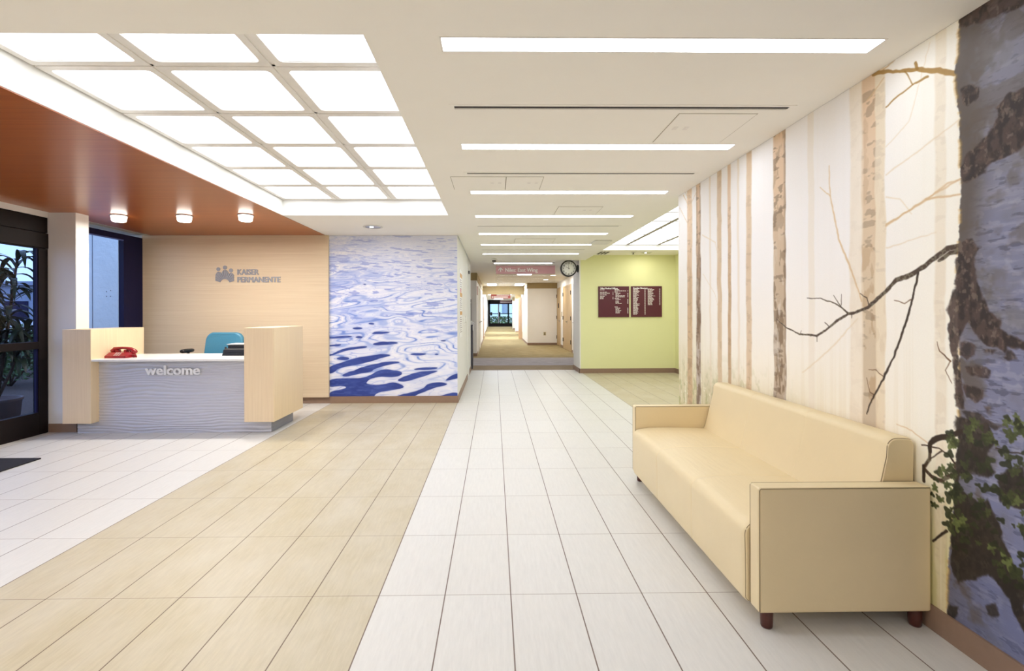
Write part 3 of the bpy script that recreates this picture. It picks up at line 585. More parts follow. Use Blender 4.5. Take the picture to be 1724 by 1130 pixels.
class Noise:
    def __init__(s, seed): s.g = np.random.RandomState(seed).rand(256, 256)
    def one(s, x, y):
        xi = np.floor(x).astype(int); yi = np.floor(y).astype(int); fx = x-xi; fy = y-yi
        fx = fx*fx*(3-2*fx); fy = fy*fy*(3-2*fy); g = s.g
        a = g[yi & 255, xi & 255]; b = g[yi & 255, (xi+1) & 255]; c = g[(yi+1) & 255, xi & 255]; d = g[(yi+1) & 255, (xi+1) & 255]
        return (a*(1-fx)+b*fx)*(1-fy)+(c*(1-fx)+d*fx)*fy
    def __call__(s, x, y, o=4, r=.5):
        t = 0; a = 1; n = 0
        for k in range(o): t = t+a*s.one(x*2**k+17*k, y*2**k+31*k); n += a; a *= r
        return t/n
def srgb(c): c = np.clip(np.asarray(c, float), 0, 1); return np.where(c <= .04045, c/12.92, ((c+.055)/1.055)**2.4)
def hx(s): return np.array([int(s[i:i+2], 16)/255 for i in (0, 2, 4)])
def over(C, a, col): a = np.clip(a, 0, 1)[:, None]; return C*(1-a)+np.asarray(col)*a
def sm(e0, e1, x): t = np.clip((x-e0)/(e1-e0), 0, 1); return t*t*(3-2*t)
def seg_alpha(S, Z, pts, soft):
    """coverage of a tapering polyline"""
    A = np.zeros_like(S)
    for (a, b, w0), (c, d, w1) in zip(pts, pts[1:]):
        pad = max(w0, w1)+soft*2
        m = (S > min(a, c)-pad) & (S < max(a, c)+pad) & (Z > min(b, d)-pad) & (Z < max(b, d)+pad)
        if not m.any(): continue
        s, z = S[m], Z[m]; L = (c-a)**2+(d-b)**2+1e-12
        t = np.clip(((s-a)*(c-a)+(z-b)*(d-b))/L, 0, 1)
        D = np.hypot(s-a-t*(c-a), z-b-t*(d-b)); W = (w0+(w1-w0)*t)/2
        A[m] = np.maximum(A[m], 1-sm(-soft, soft, D-W))
    return A
def poly_sd(S, Z, pts):
    """signed distance to a polygon, negative inside"""
    D = np.full_like(S, 9.); ins = np.zeros_like(S, bool); n = len(pts)
    for i in range(n):
        (a, b), (c, d) = pts[i], pts[(i+1) % n]
        L = (c-a)**2+(d-b)**2+1e-12; t = np.clip(((S-a)*(c-a)+(Z-b)*(d-b))/L, 0, 1)
        D = np.minimum(D, np.hypot(S-a-t*(c-a), Z-b-t*(d-b)))
        cr = ((b > Z) != (d > Z)); x = (c-a)*(Z-b)/((d-b) if abs(d-b) > 1e-9 else 1e-9)+a
        ins ^= cr & (S < x)
    return np.where(ins, -D, D)
def print_mesh(name, S, Z, C, place, m, label, cat, loc):
    """a wall print: a grid of S columns and Z rows carrying its own printed colours"""
    ns, nz = len(S), len(Z); gs, gz = np.meshgrid(S, Z)
    co = np.array(place(gs.ravel(), gz.ravel())).T-np.array(loc)
    i = np.arange(ns*nz).reshape(nz, ns)
    q = np.stack([i[:-1, :-1], i[:-1, 1:], i[1:, 1:], i[1:, :-1]], -1).reshape(-1, 4)
    me = bpy.data.meshes.new(name); me.vertices.add(ns*nz); me.vertices.foreach_set('co', co.ravel())
    me.loops.add(q.size); me.loops.foreach_set('vertex_index', q.ravel()); me.polygons.add(len(q))
    me.polygons.foreach_set('loop_start', np.arange(0, q.size, 4)); me.update(calc_edges=True)
    at = me.color_attributes.new('print', 'FLOAT_COLOR', 'POINT')
    at.data.foreach_set('color', np.hstack([srgb(C), np.ones((len(C), 1))]).astype(np.float32).ravel())
    me.materials.append(m); o = bpy.data.objects.new(name, me); COL.objects.link(o); o.location = loc
    o['label'] = label; o['category'] = cat; return o
def print_mat(name, rough, fine):
    m = bpy.data.materials.new(name); m.use_nodes = True; t = NT(m); b = t.n['Principled BSDF']
    a = t.new('ShaderNodeAttribute'); a.attribute_name = 'print'
    f = t.math('ADD', 1-fine/2, t.math('MULTIPLY', t.noise(t.mapped((140, 140, 220)), 1, 3, .7), fine))
    v = t.new('ShaderNodeVectorMath'); v.operation = 'SCALE'; t.link(a.outputs['Color'], v.inputs[0]); t.link(f, v.inputs['Scale'])
    t.link(v.outputs[0], b.inputs['Base Color']); b.inputs['Roughness'].default_value = rough; b.inputs['Specular IOR Level'].default_value = .35
    return m

def forest_mural():
    S = np.concatenate([np.linspace(1.0, 1.7, 60, endpoint=False), 1.7/(1-np.linspace(0, 1-1.7/5.06, 640))]); Z = np.linspace(.108, 2.598, 900)
    gs, gz = np.meshgrid(S, Z); s, z = gs.ravel(), gz.ravel()
    n1, n2, n3 = Noise(3), Noise(8), Noise(21)
    # misty background
    C = np.tile(hx('F8F5F3'), (len(s), 1))
    warm = sm(1.9, .6, z)*.9+.1*n1(s*2, z*2); C = over(C, warm, hx('FAF1DD'))
    C = over(C, sm(2.6, 2.0, s)*.8, hx('FFFBEC'))
    low = sm(1.15, .2, z+.25*(n1(s*3, z*2)-.5)); C = over(C, low*sm(2.3, 3.6, s)*.92, hx('C9BC8A'))
    C = over(C, low*sm(3.3, 4.6, s)*.55, hx('A9A070'))
    C = over(C, sm(3.9, 5.0, s)*sm(2.5, .8, z)*.45, hx('D9CBA0'))
    C = over(C, sm(2.35, 2.0, s)*sm(.95, .2, z)*.85, hx('B8B060'))
    # distant thin stems, fading upwards
    st = n2(s*38, z*.35, 3, .6); C = over(C, sm(.52, .68, st)*(.04+.5*sm(1.5, .4, z))*.42, hx('DCC8A0'))
    st = n3(s*75, z*.8, 2, .6); C = over(C, sm(.55, .75, st)*sm(1.3, .5, z)*.45, hx('F8F2DC'))
    gl = n1(s*60, z*40, 2); C = over(C, sm(.72, .85, gl)*sm(1.1, .6, z)*.6*sm(2.6, 3.4, s), hx('FFFDF0'))
    gr = n2(s*25, z*18, 3); C = over(C, sm(.5, .7, gr)*sm(1.15, .5, z)*.4*sm(2.9, 3.6, s), hx('8F9150'))
    # trunks: left, right, colour, strength, bark patches
    for a, b, col, k, pat in ((2.052, 2.101, 'F0E2C8', .55, .1), (2.372, 2.445, 'EAD8B8', .75, .15), (2.437, 2.525, 'D8C3A2', .92, .6), (2.520, 2.61, 'F1E3CC', .65, .05),
                              (2.906, 2.961, 'EFE3D0', .5, 0), (3.192, 3.330, 'C6B196', 1, .9), (3.62, 3.692, 'D8BC98', .8, .2), (3.934, 3.984, 'C2A27C', .9, .3),
                              (4.10, 4.176, 'D4B892', .8, .15), (4.30, 4.33, 'E6D2B4', .5, 0), (3.80, 3.83, 'E8D6BA', .5, 0), (4.517, 4.610, '9A8068', 1, .9), (4.714, 4.83, 'C8A67C', .85, .35)):
        j = .012*(n3(s*0+a*50, z*6, 3)-.5)*2
        al = sm(a-.008, a+.006, s+j)*sm(b+.008, b-.006, s+j)
        top = sm(1.3, 2.5, z); c2 = hx(col)[None]*(1-top[:, None]*.9)+top[:, None]*.9*hx('E6C8A6')[None] if pat >= .3 else np.tile(hx(col), (len(s), 1))
        grey = sm(1.7, .6, z)[:, None]*.35*(pat > .5); c2 = c2*(1-grey)+hx('B5A898')*grey
        A = (al*k)[:, None]; C = C*(1-A)+c2*A
        p = n2(s*22+a*9, z*9, 4); q = n1(s*14+a*3, z*30, 3)
        C = over(C, al*sm(.50, .60, p)*pat*(.32+.45*sm(2.3, 1.2, z)), hx('7B6248') if pat > .6 else hx('B08E66'))
        C = over(C, al*sm(.60, .68, q)*pat*.5, hx('6B5642'))
        if pat > .6: C = over(C, al*sm(a+.03, a, s)*.45, hx('6E5844')); C = over(C, al*sm(.56, .66, n3(s*30, z*12, 3))*sm(2.2, 1.4, z)*.5, hx('E4DCD0'))
    # branches
    soft = .0028
    sj, zj = s+.008*(n1(s*34, z*34, 2)-.5), z+.008*(n2(s*34, z*34, 2)-.5)
    cols = {'d': ('4B3A2C', 1), 'b': ('6B4A2C', .95), 'l': ('D9BA8C', .8), 'f': ('E6D2B0', .6), 'g': ('A07838', .85)}
    for kd in 'flgbd':
        for k, pts in BRANCH:
            if k != kd: continue
            A = seg_alpha(sj, zj, [(a, b, w*1.12) for a, b, w in pts], soft if k in 'dbg' else .004)
            C = over(C, A*cols[k][1], hx(cols[k][0]))
            if k == 'd':   # lichen and a sunlit rim on the heavy limbs
                C = over(C, A*sm(.5, .62, n3(s*90, z*90, 3))*.55, hx('8D8A72')); 
    # twiggy haze top
    # the big pale birch in front
    ez = np.array([e[1] for e in EDGE][::-1]); es = np.array([e[0] for e in EDGE][::-1])
    edge = np.interp(z, ez, es)+.010*(n1(z*24, z*0+5, 4)-.5)+.006*(n2(s*0+9, z*90, 3)-.5)
    T = sm(.004, -.004, s-edge); d = edge-s
    bark = np.tile(hx('80829A'), (len(s), 1))
    bark = over(bark, sm(.35, .7, n1(s*5, z*14, 5, .6))*.6, hx('7C7F9E')); bark = over(bark, sm(.5, .75, n2(s*7, z*50, 4, .65))*.4, hx('A9AABE'))
    bark = over(bark, sm(.60, .70, n3(s*22, z*80, 3))*.6, hx('4E4E62')); bark = over(bark, sm(.60, .72, n2(s*30, z*45+7, 3))*.3, hx('B4B5C4')); bark = over(bark, sm(.55, .72, n1(s*8, z*8+3, 4))*.4, hx('6E6A66'))
    bark = over(bark, sm(1.5, 2.3, z)*.45, hx('8E8A90')); bark = over(bark, sm(.9, .3, z)*.35, hx('5F6A98'))
    bark = over(bark, sm(.16, .0, d)*(.80*sm(1.2, 1.9, z)+.35), hx('5E554F')); bark = over(bark, sm(.5, .68, n2(s*12, z*12, 4))*sm(.28, .05, d)*.7, hx('5E5246'))
    bark = over(bark, sm(.56, .66, n3(s*9+4, z*9, 4))*sm(1.2, 1.7, z)*.5, hx('645A52'))
    warp_s, warp_z = s+.030*(n1(s*25, z*25, 4)-.5), z+.030*(n2(s*25, z*25, 4)-.5)
    patch = np.zeros_like(s); near = s < 2.2
    for k, pts in PATCH:
        a = np.zeros_like(s); a[near] = sm(.006, -.006, poly_sd(warp_s[near], warp_z[near], pts)); a *= (.93 if k == 'p' else .78)
        patch = np.maximum(patch, a)
    dk = np.tile(hx('4A3932'), (len(s), 1)); dk = over(dk, sm(.4, .65, n3(s*46, z*26, 4))*.85, hx('281E1A')); dk = over(dk, sm(.62, .72, n2(s*60, z*40, 3))*.5, hx('8A7A68')); dk = over(dk, sm(.6, .8, n1(s*50, z*50, 3))*.5, hx('7A6656'))
    dk = over(dk, sm(1.1, .8, z)*.7, hx('241F17'))
    A = T[:, None]; C = C*(1-A)+bark*A
    body = patch*np.maximum(T, (z > .9)*(z < 1.62)*.96)[:]; A = body[:, None]; C = C*(1-A)+dk*A
    rim = sm(.012, .002, np.abs(d))*sm(.4, .6, n2(s*0, z*30, 2)); C = over(C, rim*.45*(1-patch), hx('C79A48'))
    # limbs and leaves that cross the big trunk
    near = s < 2.25
    for k, pts in BRANCH:
        if k in 'db' and pts[-1][1] < .95 and pts[0][0] < 2.3: C = over(C, seg_alpha(sj, zj, [(a, b, w*1.1) for a, b, w in pts], soft)*.95, hx('33261C'))
    rs = np.random.RandomState(5); lv = []
    for (a, b, r) in LEAF:
        for q in range(3): lv.append((a+rs.uniform(-1.3, 1.3)*r, b+rs.uniform(-1.2, 1.2)*r, r*rs.uniform(.55, 1.05), rs.rand()))
    for q in range(150): lv.append((rs.uniform(1.62, 2.06), rs.uniform(.38, .90), rs.uniform(.008, .024), rs.rand()**2*.55))
    for a, b, r, h in lv:
        m = (np.abs(s-a) < r*1.6) & (np.abs(z-b) < r*1.6)
        th = np.arctan2(z[m]-b, s[m]-a); rad = np.hypot(s[m]-a, z[m]-b); rr = r*(.80+.20*np.cos(th*(3 if h < .35 else 5)+h*40))*(1+.25*np.cos(2*th+h*30))
        al = sm(.003, -.003, rad-rr); c = hx('262A17')*(1-h)+hx('6E7942')*h
        C[m] = over(C[m], al*.88, c*(.8+.3*n1(s[m]*120, z[m]*120, 2))[:, None])
    place = lambda a, b: (np.full_like(a, 1.9205), a, b)
    return print_mesh('forest_mural', S, Z, C, place, print_mat('satin_forest_print', .5, .10), 'floor to ceiling photo mural of misty birch trunks on the right wall behind the sofa', 'mural', (1.9205, 3.0, .108))

def chaikin(p, n=2):
    for _ in range(n):
        q = []
        for i in range(len(p)):
            a, b = p[i], p[(i+1) % len(p)]; q += [(a[0]*.75+b[0]*.25, a[1]*.75+b[1]*.25), (a[0]*.25+b[0]*.75, a[1]*.25+b[1]*.75)]
        p = q
    return p
def water_mural():
    S = np.linspace(-2.553, -.573, 480); Z = np.linspace(.105, 2.598, 560)
    gs, gz = np.meshgrid(S, Z); s, z = gs.ravel(), gz.ravel(); n1, n2, n3 = Noise(31), Noise(44), Noise(57)
    h = (z-.1)/2.5                          # distance on the water grows with height
    fz = 9/(1.35-h)                         # ripples shrink towards the top
    t = s*.22+z*1.0; u = np.log(1.45-h)*-9
    wv = n1(s*1.1, u*.5, 2); left = sm(-1.2, -2.5, s)
    v = n2(s*(1.1+1.2*h)+wv*.9, u*2.5-s*.6+wv*1.3, 2, .35)            # long smooth swells
    v2 = n3(s*(2.3+3.2*h)-wv, u*4.6-s*.8, 2, .4)                       # smaller ripples
    f = np.abs((v*6.0) % 1-.5)*2; g = np.abs((v2*5.0) % 1-.5)*2
    C = np.tile(hx('E6E9FA'), (len(s), 1))
    C = over(C, sm(.2, .9, n1(s*1.1, u*.8, 2))*.45, hx('D3D6F2'))
    C = over(C, sm(.55, .95, f)*(.50+.35*left)*sm(.02, .2, h)*(1-.75*sm(.55, 1, h)), hx('8FA6E0'))
    C = over(C, sm(.72, .95, f)*sm(.45, .7, v2)*sm(.5, .3, np.abs(h-.42)+.15)*.8, hx('5F7ECF'))
    C = over(C, sm(.70, .98, g)*(.28+.35*left)*(1-.45*sm(.6, 1, h)), hx('94A4E2'))
    C = over(C, left*sm(.42, .62, v)*sm(.25, .5, h)*(1-.4*sm(.7, 1, h))*.55, hx('93A7E8'))
    C = over(C, sm(.35, .0, f)*.45, hx('F8F7FC'))
    C = over(C, sm(.69, .73, n2(s*6, u*7+s*2, 2))*sm(.3, .55, h)*.6, hx('7F8ED6'))
    C = over(C, sm(.72, 1.0, h)*.30, hx('DAD9DC'))
    sw, zw = s+.035*(n1(s*6, z*10, 2)-.5), z+.016*(n2(s*6, z*12, 2)-.5)
    D = np.full_like(s, 9.)
    for p in [chaikin(q) for q in WATER]: D = np.minimum(D, poly_sd(sw, zw, p))
    C = over(C, sm(.03, .0, D)*.30, hx('A8B4E2'))
    deep = np.tile(hx('3B4F9E'), (len(s), 1)); deep = over(deep, sm(.35, .7, n3(s*6, z*18, 4))*.6, hx('283A86')); deep = over(deep, sm(.6, .75, n1(s*10, z*40, 3))*.4, hx('5A70BC'))
    A = sm(.006, -.006, D)[:, None]; C = C*(1-A)+deep*A
    place = lambda a, b: (a, np.full_like(a, 7.597), b)
    return print_mesh('water_mural', S, Z, C, place, print_mat('satin_water_print', .5, .04), 'large printed mural of rippling blue and white water beside the maple wall', 'mural', (-1.56, 7.597, .105))
fm = forest_mural(); wm = water_mural()
# ------------------------------------------------------------------ sofa
sofa = thing('sofa', 'long cream leather sofa against the forest mural', 'sofa', (1.53, 3.08, 0))
Y0, Y1 = 2.197, 3.978
def arc(cx, cz, r, a0, a1, n=7): return [(cx+r*math.cos(math.radians(a0+(a1-a0)*k/n)), cz+r*math.sin(math.radians(a0+(a1-a0)*k/n))) for k in range(n+1)]
def soft_loft(prof, c, ends, seams):
    """profile (x,z) lofted along y; pinched at seams, rounded a little at the ends"""
    ys = sorted(set([Y0, Y0+.004, Y0+.012, Y0+.03, Y1-.03, Y1-.012, Y1-.004, Y1]+[Y0+(Y1-Y0)*k/60 for k in range(1, 60)]+[q+e for q in seams for e in (-.012, -.005, 0, .005, .012)]))
    secs = []
    for y in ys:
        e = min(y-Y0, Y1-y); ins = .012*max(0, 1-e/.02)**2
        for q in seams: ins += .0035*math.exp(-((y-q)/.006)**2)
        puff = 0
        sec = []
        for x, z in prof:
            dx, dz = x-c[0], z-c[1]; L = math.hypot(dx, dz)
            sec.append((x-dx/L*ins, y, z-dz/L*ins))
        secs.append(sec)
    return MB().loft(secs)
seatp = [(1.72, .08), (1.145, .08)]+arc(1.150, .10, .018, 250, 180, 3)+[(1.131, .2), (1.130, .3)]+arc(1.188, .385, .060, 180, 95, 8)+[(1.26, .455), (1.40, .458), (1.55, .455), (1.70, .448), (1.78, .44), (1.78, .1)]
seams = [2.79, 3.385]
mk('seat', soft_loft(seatp, (1.45, .27), .02, seams), M['leatherseat'], sofa)
backp = [(1.66, .36), (1.712, .455), (1.735, .54), (1.757, .63), (1.785, .74)]+arc(1.832, .778, .045, 165, 85, 6)+[(1.87, .822)]+arc(1.885, .795, .025, 80, 0, 4)+[(1.912, .6), (1.912, .12), (1.70, .12)]
mk('backrest', soft_loft(backp, (1.82, .55), .02, seams), M['leather'], sofa)
def seamline(prof, y, i0, i1, r=.0022): return MB().tube([(x, y, z) for x, z in prof[i0:i1]], r, 6)
pp = MB()
def offs(prof, c, d): return [(x+(x-c[0])/math.hypot(x-c[0], z-c[1])*d, z+(z-c[1])/math.hypot(x-c[0], z-c[1])*d) for x, z in prof]
o1 = offs(seatp, (1.45, .27), -.0075); o2 = offs(backp, (1.82, .55), -.0075)
for y in (Y0+.006, Y1-.006):
    pp.tube([(x, y, z) for x, z in o1[1:18]], .0022, 6); pp.tube([(x, y, z) for x, z in o2[1:15]], .0022, 6)
mk('piping', pp, M['seam'], sofa)
for ya, yb in ((2.112, 2.192), (3.983, 4.063)):
    a = mk('arm', MB().box(1.150, 1.912, ya, yb, .078, .626, .012, 3), M['leather'], sofa)
    pr = MB(); yo = ya if ya < 3 else yb
    for yy in (ya+.001, yb-.001):
        pr.tube([(1.1535, yy, .085), (1.1535, yy, .615), (1.160, yy, .6225), (1.905, yy, .6225)], .002, 6)
    mk('arm_seam', pr, M['seam'], a)
for x in (1.203, 1.868):
    for y in (2.150, 4.025): mk('leg', MB().lathe((x, y, 0), [(.022, 0), (.025, .008), (.028, .078), (.028, .10)], 20), M['leg'], sofa)

# ------------------------------------------------------------------ reception desk
desk = thing('reception_desk', 'maple and silver reception desk with a welcome sign on its front', 'desk', (-3.74, 6.05, 0))
mk('side_pylon', MB().box(-4.943, -4.62, 5.65, 6.50, .137, 1.217, .0015, 1), M['maple_v'], desk)
mk('side_pylon', MB().box(-2.877, -2.537, 5.65, 6.50, .145, 1.229, .0015, 1), M['maple_v'], desk)
mk('plinth', MB().box(-4.868, -2.622, 5.775, 6.39, 0, .20), mat('brushed_plinth', '9C9EA6', .4, .7, noise=((4, 4, 120), .15)), desk)
def wavy(x0, x1, z0, z1, y, nx, nz):
    n = Noise(77); xs = np.linspace(x0, x1, nx); zs = np.linspace(z0, z1, nz); gx, gz = np.meshgrid(xs, zs)
    w = gz+.018*(n(gx*2.2, gz*5, 3)-.5)*2+.010*np.sin(gx*3.1+gz*7)
    amp = .35+1.1*n(gx*2.6+9, gz*16, 3)
    y_ = y-.0055*amp*(np.abs(np.sin(w*PI/.034+2.2*n(gx*1.4, gz*7, 3)*3))**1.3)+.004*n(gx*5, gz*40, 2)
    b = bmesh.new(); V = [[b.verts.new((gx[j, i], y_[j, i], gz[j, i])) for i in range(nx)] for j in range(nz)]
    for j in range(nz-1):
        for i in range(nx-1): f = b.faces.new((V[j][i], V[j][i+1], V[j+1][i+1], V[j+1][i])); f.smooth = True
    m = MB(); m.b = b; return m
silver = mat('rippled_silver_panel', 'C8C8CE', .38, .25, noise=((3, 3, 60), .04))
fp = mk('front_panel', wavy(-4.622, -2.875, .13, .846, 5.768, 300, 190), silver, desk)
mk('front_panel', wavy(-4.870, -2.620, .0, .131, 5.768, 300, 40), silver, desk)
mk('worktop', MB().box(-4.622, -2.875, 5.655, 6.46, .846, .872, .004), M['solid'], desk)
mk('worktop_support', MB().box(-4.6, -2.9, 5.785, 5.81, .13, .846), M['maple_v'], desk)
mk('lettering', fit_text('welcome', -4.075, -3.437, .684, .107, 5.755, bold=.0055, depth=.012, spacing=1.0), M['letter'], desk, label='white raised letters reading welcome')

# red telephone
ph = thing('telephone', 'red push-button telephone on the left end of the white worktop', 'telephone', (-4.46, 5.90, .872))
def prof_x(pts, x0, x1): return MB().prism([(x0, y, z) for y, z in pts], (x1-x0, 0, 0))
b = MB().prism([(-4.585, 5.80, .874), (-4.585, 5.80, .898), (-4.575, 5.86, .935), (-4.57, 5.93, .945), (-4.57, 5.97, .874)], (.245, 0, 0))
mk('body', b, M['red'], ph)
mk('cradle', MB().box(-4.53, -4.50, 5.89, 5.95, .935, .965, .006).box(-4.43, -4.40, 5.89, 5.95, .935, .965, .006), M['red'], ph)
mk('handset', MB().tube([(-4.575, 5.92, .955), (-4.555, 5.92, .972), (-4.51, 5.92, .982), (-4.46, 5.92, .985), (-4.41, 5.92, .982), (-4.365, 5.92, .97), (-4.325, 5.92, .945), (-4.315, 5.92, .928)], [.020, .026, .017, .015, .016, .024, .029, .024], 14)
   .ball((-4.57, 5.92, .952), .033, (1, .9, .75)).ball((-4.325, 5.92, .940), .036, (1, .9, .8)), M['red'], ph)
mk('handset_cord', MB().tube([(-4.32+.03*math.cos(k*.5)*.2+k*.0012, 5.90+.010*math.sin(k*1.1), .885+.010*math.cos(k*1.1)) for k in range(30)], .004, 6), M['red'], ph)
kb = MB()
for i in range(3):
    for j in range(4): kb.box(-4.49+i*.026, -4.472+i*.026, 5.81+j*.014, 5.82+j*.014, .903+j*.009, .909+j*.009, .002)
mk('keypad', kb, mat('pale_keys', 'D8CFCB', .5), ph)
mk('foot', MB().lathe((-4.57, 5.81, .872), [(.008, 0), (.008, .004)], 12).lathe((-4.36, 5.81, .872), [(.008, 0), (.008, .004)], 12), M['chrome'], ph)

# black desktop machine half hidden by the right pylon
pr = thing('desktop_printer', 'black desktop machine with a pale top on the worktop by the right pylon', 'machine', (-3.20, 6.2, .872))
mk('base', MB().loft([[(-3.365, 6.08, .874), (-2.98, 6.08, .874), (-2.98, 6.36, .874), (-3.365, 6.36, .874)], [(-3.355, 6.09, .945), (-2.98, 6.09, .945), (-2.98, 6.36, .945), (-3.355, 6.36, .945)], [(-3.34, 6.12, .962), (-3.0, 6.12, .962), (-3.0, 6.35, .962), (-3.34, 6.35, .962)]], smooth=False), M['black'], pr)
mk('paper_slot', MB().box(-3.335, -3.02, 6.074, 6.082, .895, .915), mat('glossy_black', '0C0C0F', .15), pr)
mk('upper_body', MB().box(-3.325, -3.06, 6.13, 6.33, .955, 1.000, .010), M['black'], pr)
mk('top_cover', MB().loft([[(-3.32, 6.14, .999), (-3.055, 6.14, .999), (-3.055, 6.32, .999), (-3.32, 6.32, .999)], [(-3.335, 6.12, 1.012), (-3.045, 6.12, 1.012), (-3.045, 6.34, 1.016), (-3.335, 6.34, 1.016)]], smooth=False), mat('pale_plastic_lid', 'D5D7D9', .35), pr)
mk('hinge_knob', MB().ball((-3.355, 6.14, .966), .013), M['black'], pr)

# task chair behind the desk
ch = thing('office_chair', 'teal office chair with black armrests behind the reception desk', 'chair', (-3.85, 6.92, 0))
cx, cyy = -3.85, 6.92
def cushion(x0, x1, z0, z1, y, th, r, lean, bulge=.02):
    secs = []
    for k in range(9):
        t = k/8; s_ = math.sin(PI*t)**.35; yy = y-th/2+th*t; q = []
        for px_, py_, _ in rrect(x0+(1-s_)*.02, x1-(1-s_)*.02, z0+(1-s_)*.02, z1-(1-s_)*.02, r, 0, 8):
            q.append((px_, yy+lean*(py_-z0)-.02*math.cos((px_-(x0+x1)/2)*5), py_))
        secs.append(q)
    return MB().loft(secs)
bb = cushion(-4.155, -3.575, .56, 1.125, 7.02, .075, .11, .10)
for v in bb.b.verts:   # narrower at the top
    k = (v.co.z-.56)/.565; v.co.x = -3.845+(v.co.x+3.845)*(1.03-.14*k)
mk('backrest', bb, M['teal'], ch)
mk('back_shell', cushion(-4.07, -3.62, .58, 1.08, 7.075, .04, .10, .10), M['black'], ch)
st = cushion(-4.11, -3.59, 0, .48, 0, .085, .09, 0)
for v in st.b.verts: v.co = Vector((v.co.x, 6.68+v.co.z, .50-v.co.y))
mk('seat', st, M['teal'], ch)
for sx in (-1, 1):
    xx = cx+sx*.365
    mk('armrest', MB().loft([[(xx+.035*math.cos(a)*k, y, .885+.026*math.sin(a)*k) for a in [2*PI*i/12 for i in range(12)]] for y, k in ((6.63, .5), (6.65, 1), (6.75, 1.1), (6.86, 1), (6.89, .5))]), M['black'], ch)
    mk('arm_post', MB().tube([(xx, 6.78, .865), (xx, 6.78, .62), (cx+sx*.30, 6.80, .47), (cx, 6.86, .45)], .018, 8), M['black'], ch)
mk('back_post', MB().tube([(cx, 6.9, .44), (cx, 7.06, .46), (cx, 7.12, .7)], .02, 8), M['black'], ch)
mk('gas_column', MB().lathe((cx, cyy, .1), [(.03, 0), (.03, .2), (.022, .2), (.022, .36)], 16), M['black'], ch)
for k in range(5):
    a = 2*PI*k/5+.3; ex, ey = cx+.30*math.cos(a), cyy+.30*math.sin(a)
    l = mk('base_spoke', MB().tube([(cx, cyy, .13), (ex, ey, .085)], [.028, .016], 8), M['black'], ch)
    mk('caster', MB().lathe((ex, ey, .03), [(.03, -.012), (.03, .012)], 16, 'x'), M['black'], ch)

# ------------------------------------------------------------------ logo on the maple wall
lg = thing('wall_logo', 'brushed silver logo of three figures and two lines of lettering on the maple wall', 'sign', (-3.78, 7.55, 1.87))
sxp = (-3.994+4.273)/(586-232)
def LP(x, y): return (-4.273+(x-232)*sxp, 1.876+(515-y)*sxp)
out = [(590, 515), (590, 385), (570, 350), (530, 330), (490, 352), (478, 318), (450, 286), (416, 276), (382, 286), (360, 318), (350, 348), (320, 318), (290, 310), (260, 325), (240, 355), (232, 390), (232, 515)]
def hit(th, o=(412, 545)):
    dx, dy = math.cos(th), -math.sin(th); best = None
    for (a, b), (c, d) in zip(out, out[1:]+out[:1]):
        ex, ey = c-a, d-b; det = dx*-ey+dy*ex
        if abs(det) < 1e-9: continue
        t = ((a-o[0])*-ey+(b-o[1])*ex)/det; u = (dx*(b-o[1])-dy*(a-o[0]))/det
        if t > 0 and 0 <= u <= 1: best = t if best is None else max(best, t)
    return best or 0
for wdg in range(13):
    a0, a1 = math.radians(17+wdg*11.3), math.radians(17+wdg*11.3+9.4); q = []
    for k in range(7):
        th = a0+(a1-a0)*k/6; r = hit(th); q.append((412+r*math.cos(th), 545-r*math.sin(th)))
    q += [(412+92*math.cos(t_), 545-92*math.sin(t_)) for t_ in (a1, (a0+a1)/2, a0)]
    mk('logo_ray', MB().prism([(LP(*p)[0], 7.549, LP(*p)[1]) for p in q], (0, -.009, 0)), M['alu'], lg)
for x, y, r in ((287, 262, 36), (416, 230, 39), (530, 288, 38)):
    c_ = LP(x, y); mk('logo_head', MB().lathe((c_[0], 7.549, c_[1]), [(r*sxp, 0), (r*sxp, -.009)], 28, 'y'), M['alu'], lg)
mk('lettering', fit_text('KAISER', -3.940, -3.612, 1.991, .082, 7.549, bold=.0045, depth=.009), M['alu'], lg)
mk('lettering', fit_text('PERMANENTE', -3.940, -3.282, 1.875, .082, 7.549, bold=.0045, depth=.009), M['alu'], lg)

# ------------------------------------------------------------------ mat, outdoor plant and garden
solo('door_mat', MB().box(-5.25, -4.362, 3.0, 4.755, 0, .012, .003), M['mat'], 'black door mat on the tiles inside the glass entrance', 'mat', (-4.8, 3.9, 0))
solo('ground', MB().box(-60, -5.58, -20, 60, -.35, -.03), M['soil'], 'bark mulch planting bed outside the glass entrance', 'ground', (-20, 10, -.35))['kind'] = 'structure'
pot = thing('potted_plant', 'tall dark strap-leaved plant in a grey pot outside the glass door', 'plant', (-6.33, 6.22, -.03))
mk('pot', MB().lathe((-6.33, 6.22, -.03), [(.22, 0), (.26, .05), (.285, .32), (.30, .33), (.30, .36), (.275, .36), (.27, .31), (.05, .30)], 36), M['terracotta'], pot)
mk('soil', MB().lathe((-6.33, 6.22, .26), [(.02, .02), (.26, .01)], 20), M['soil'], pot)
stems = [((-6.36, 6.20), (-6.42, 6.15), 2.05), ((-6.30, 6.26), (-6.10, 6.33), 2.12), ((-6.34, 6.24), (-6.24, 6.28), 1.35), ((-6.28, 6.2), (-6.32, 6.0), 1.6), ((-6.3, 6.24), (-6.05, 6.4), 1.2)]
lf = MB()
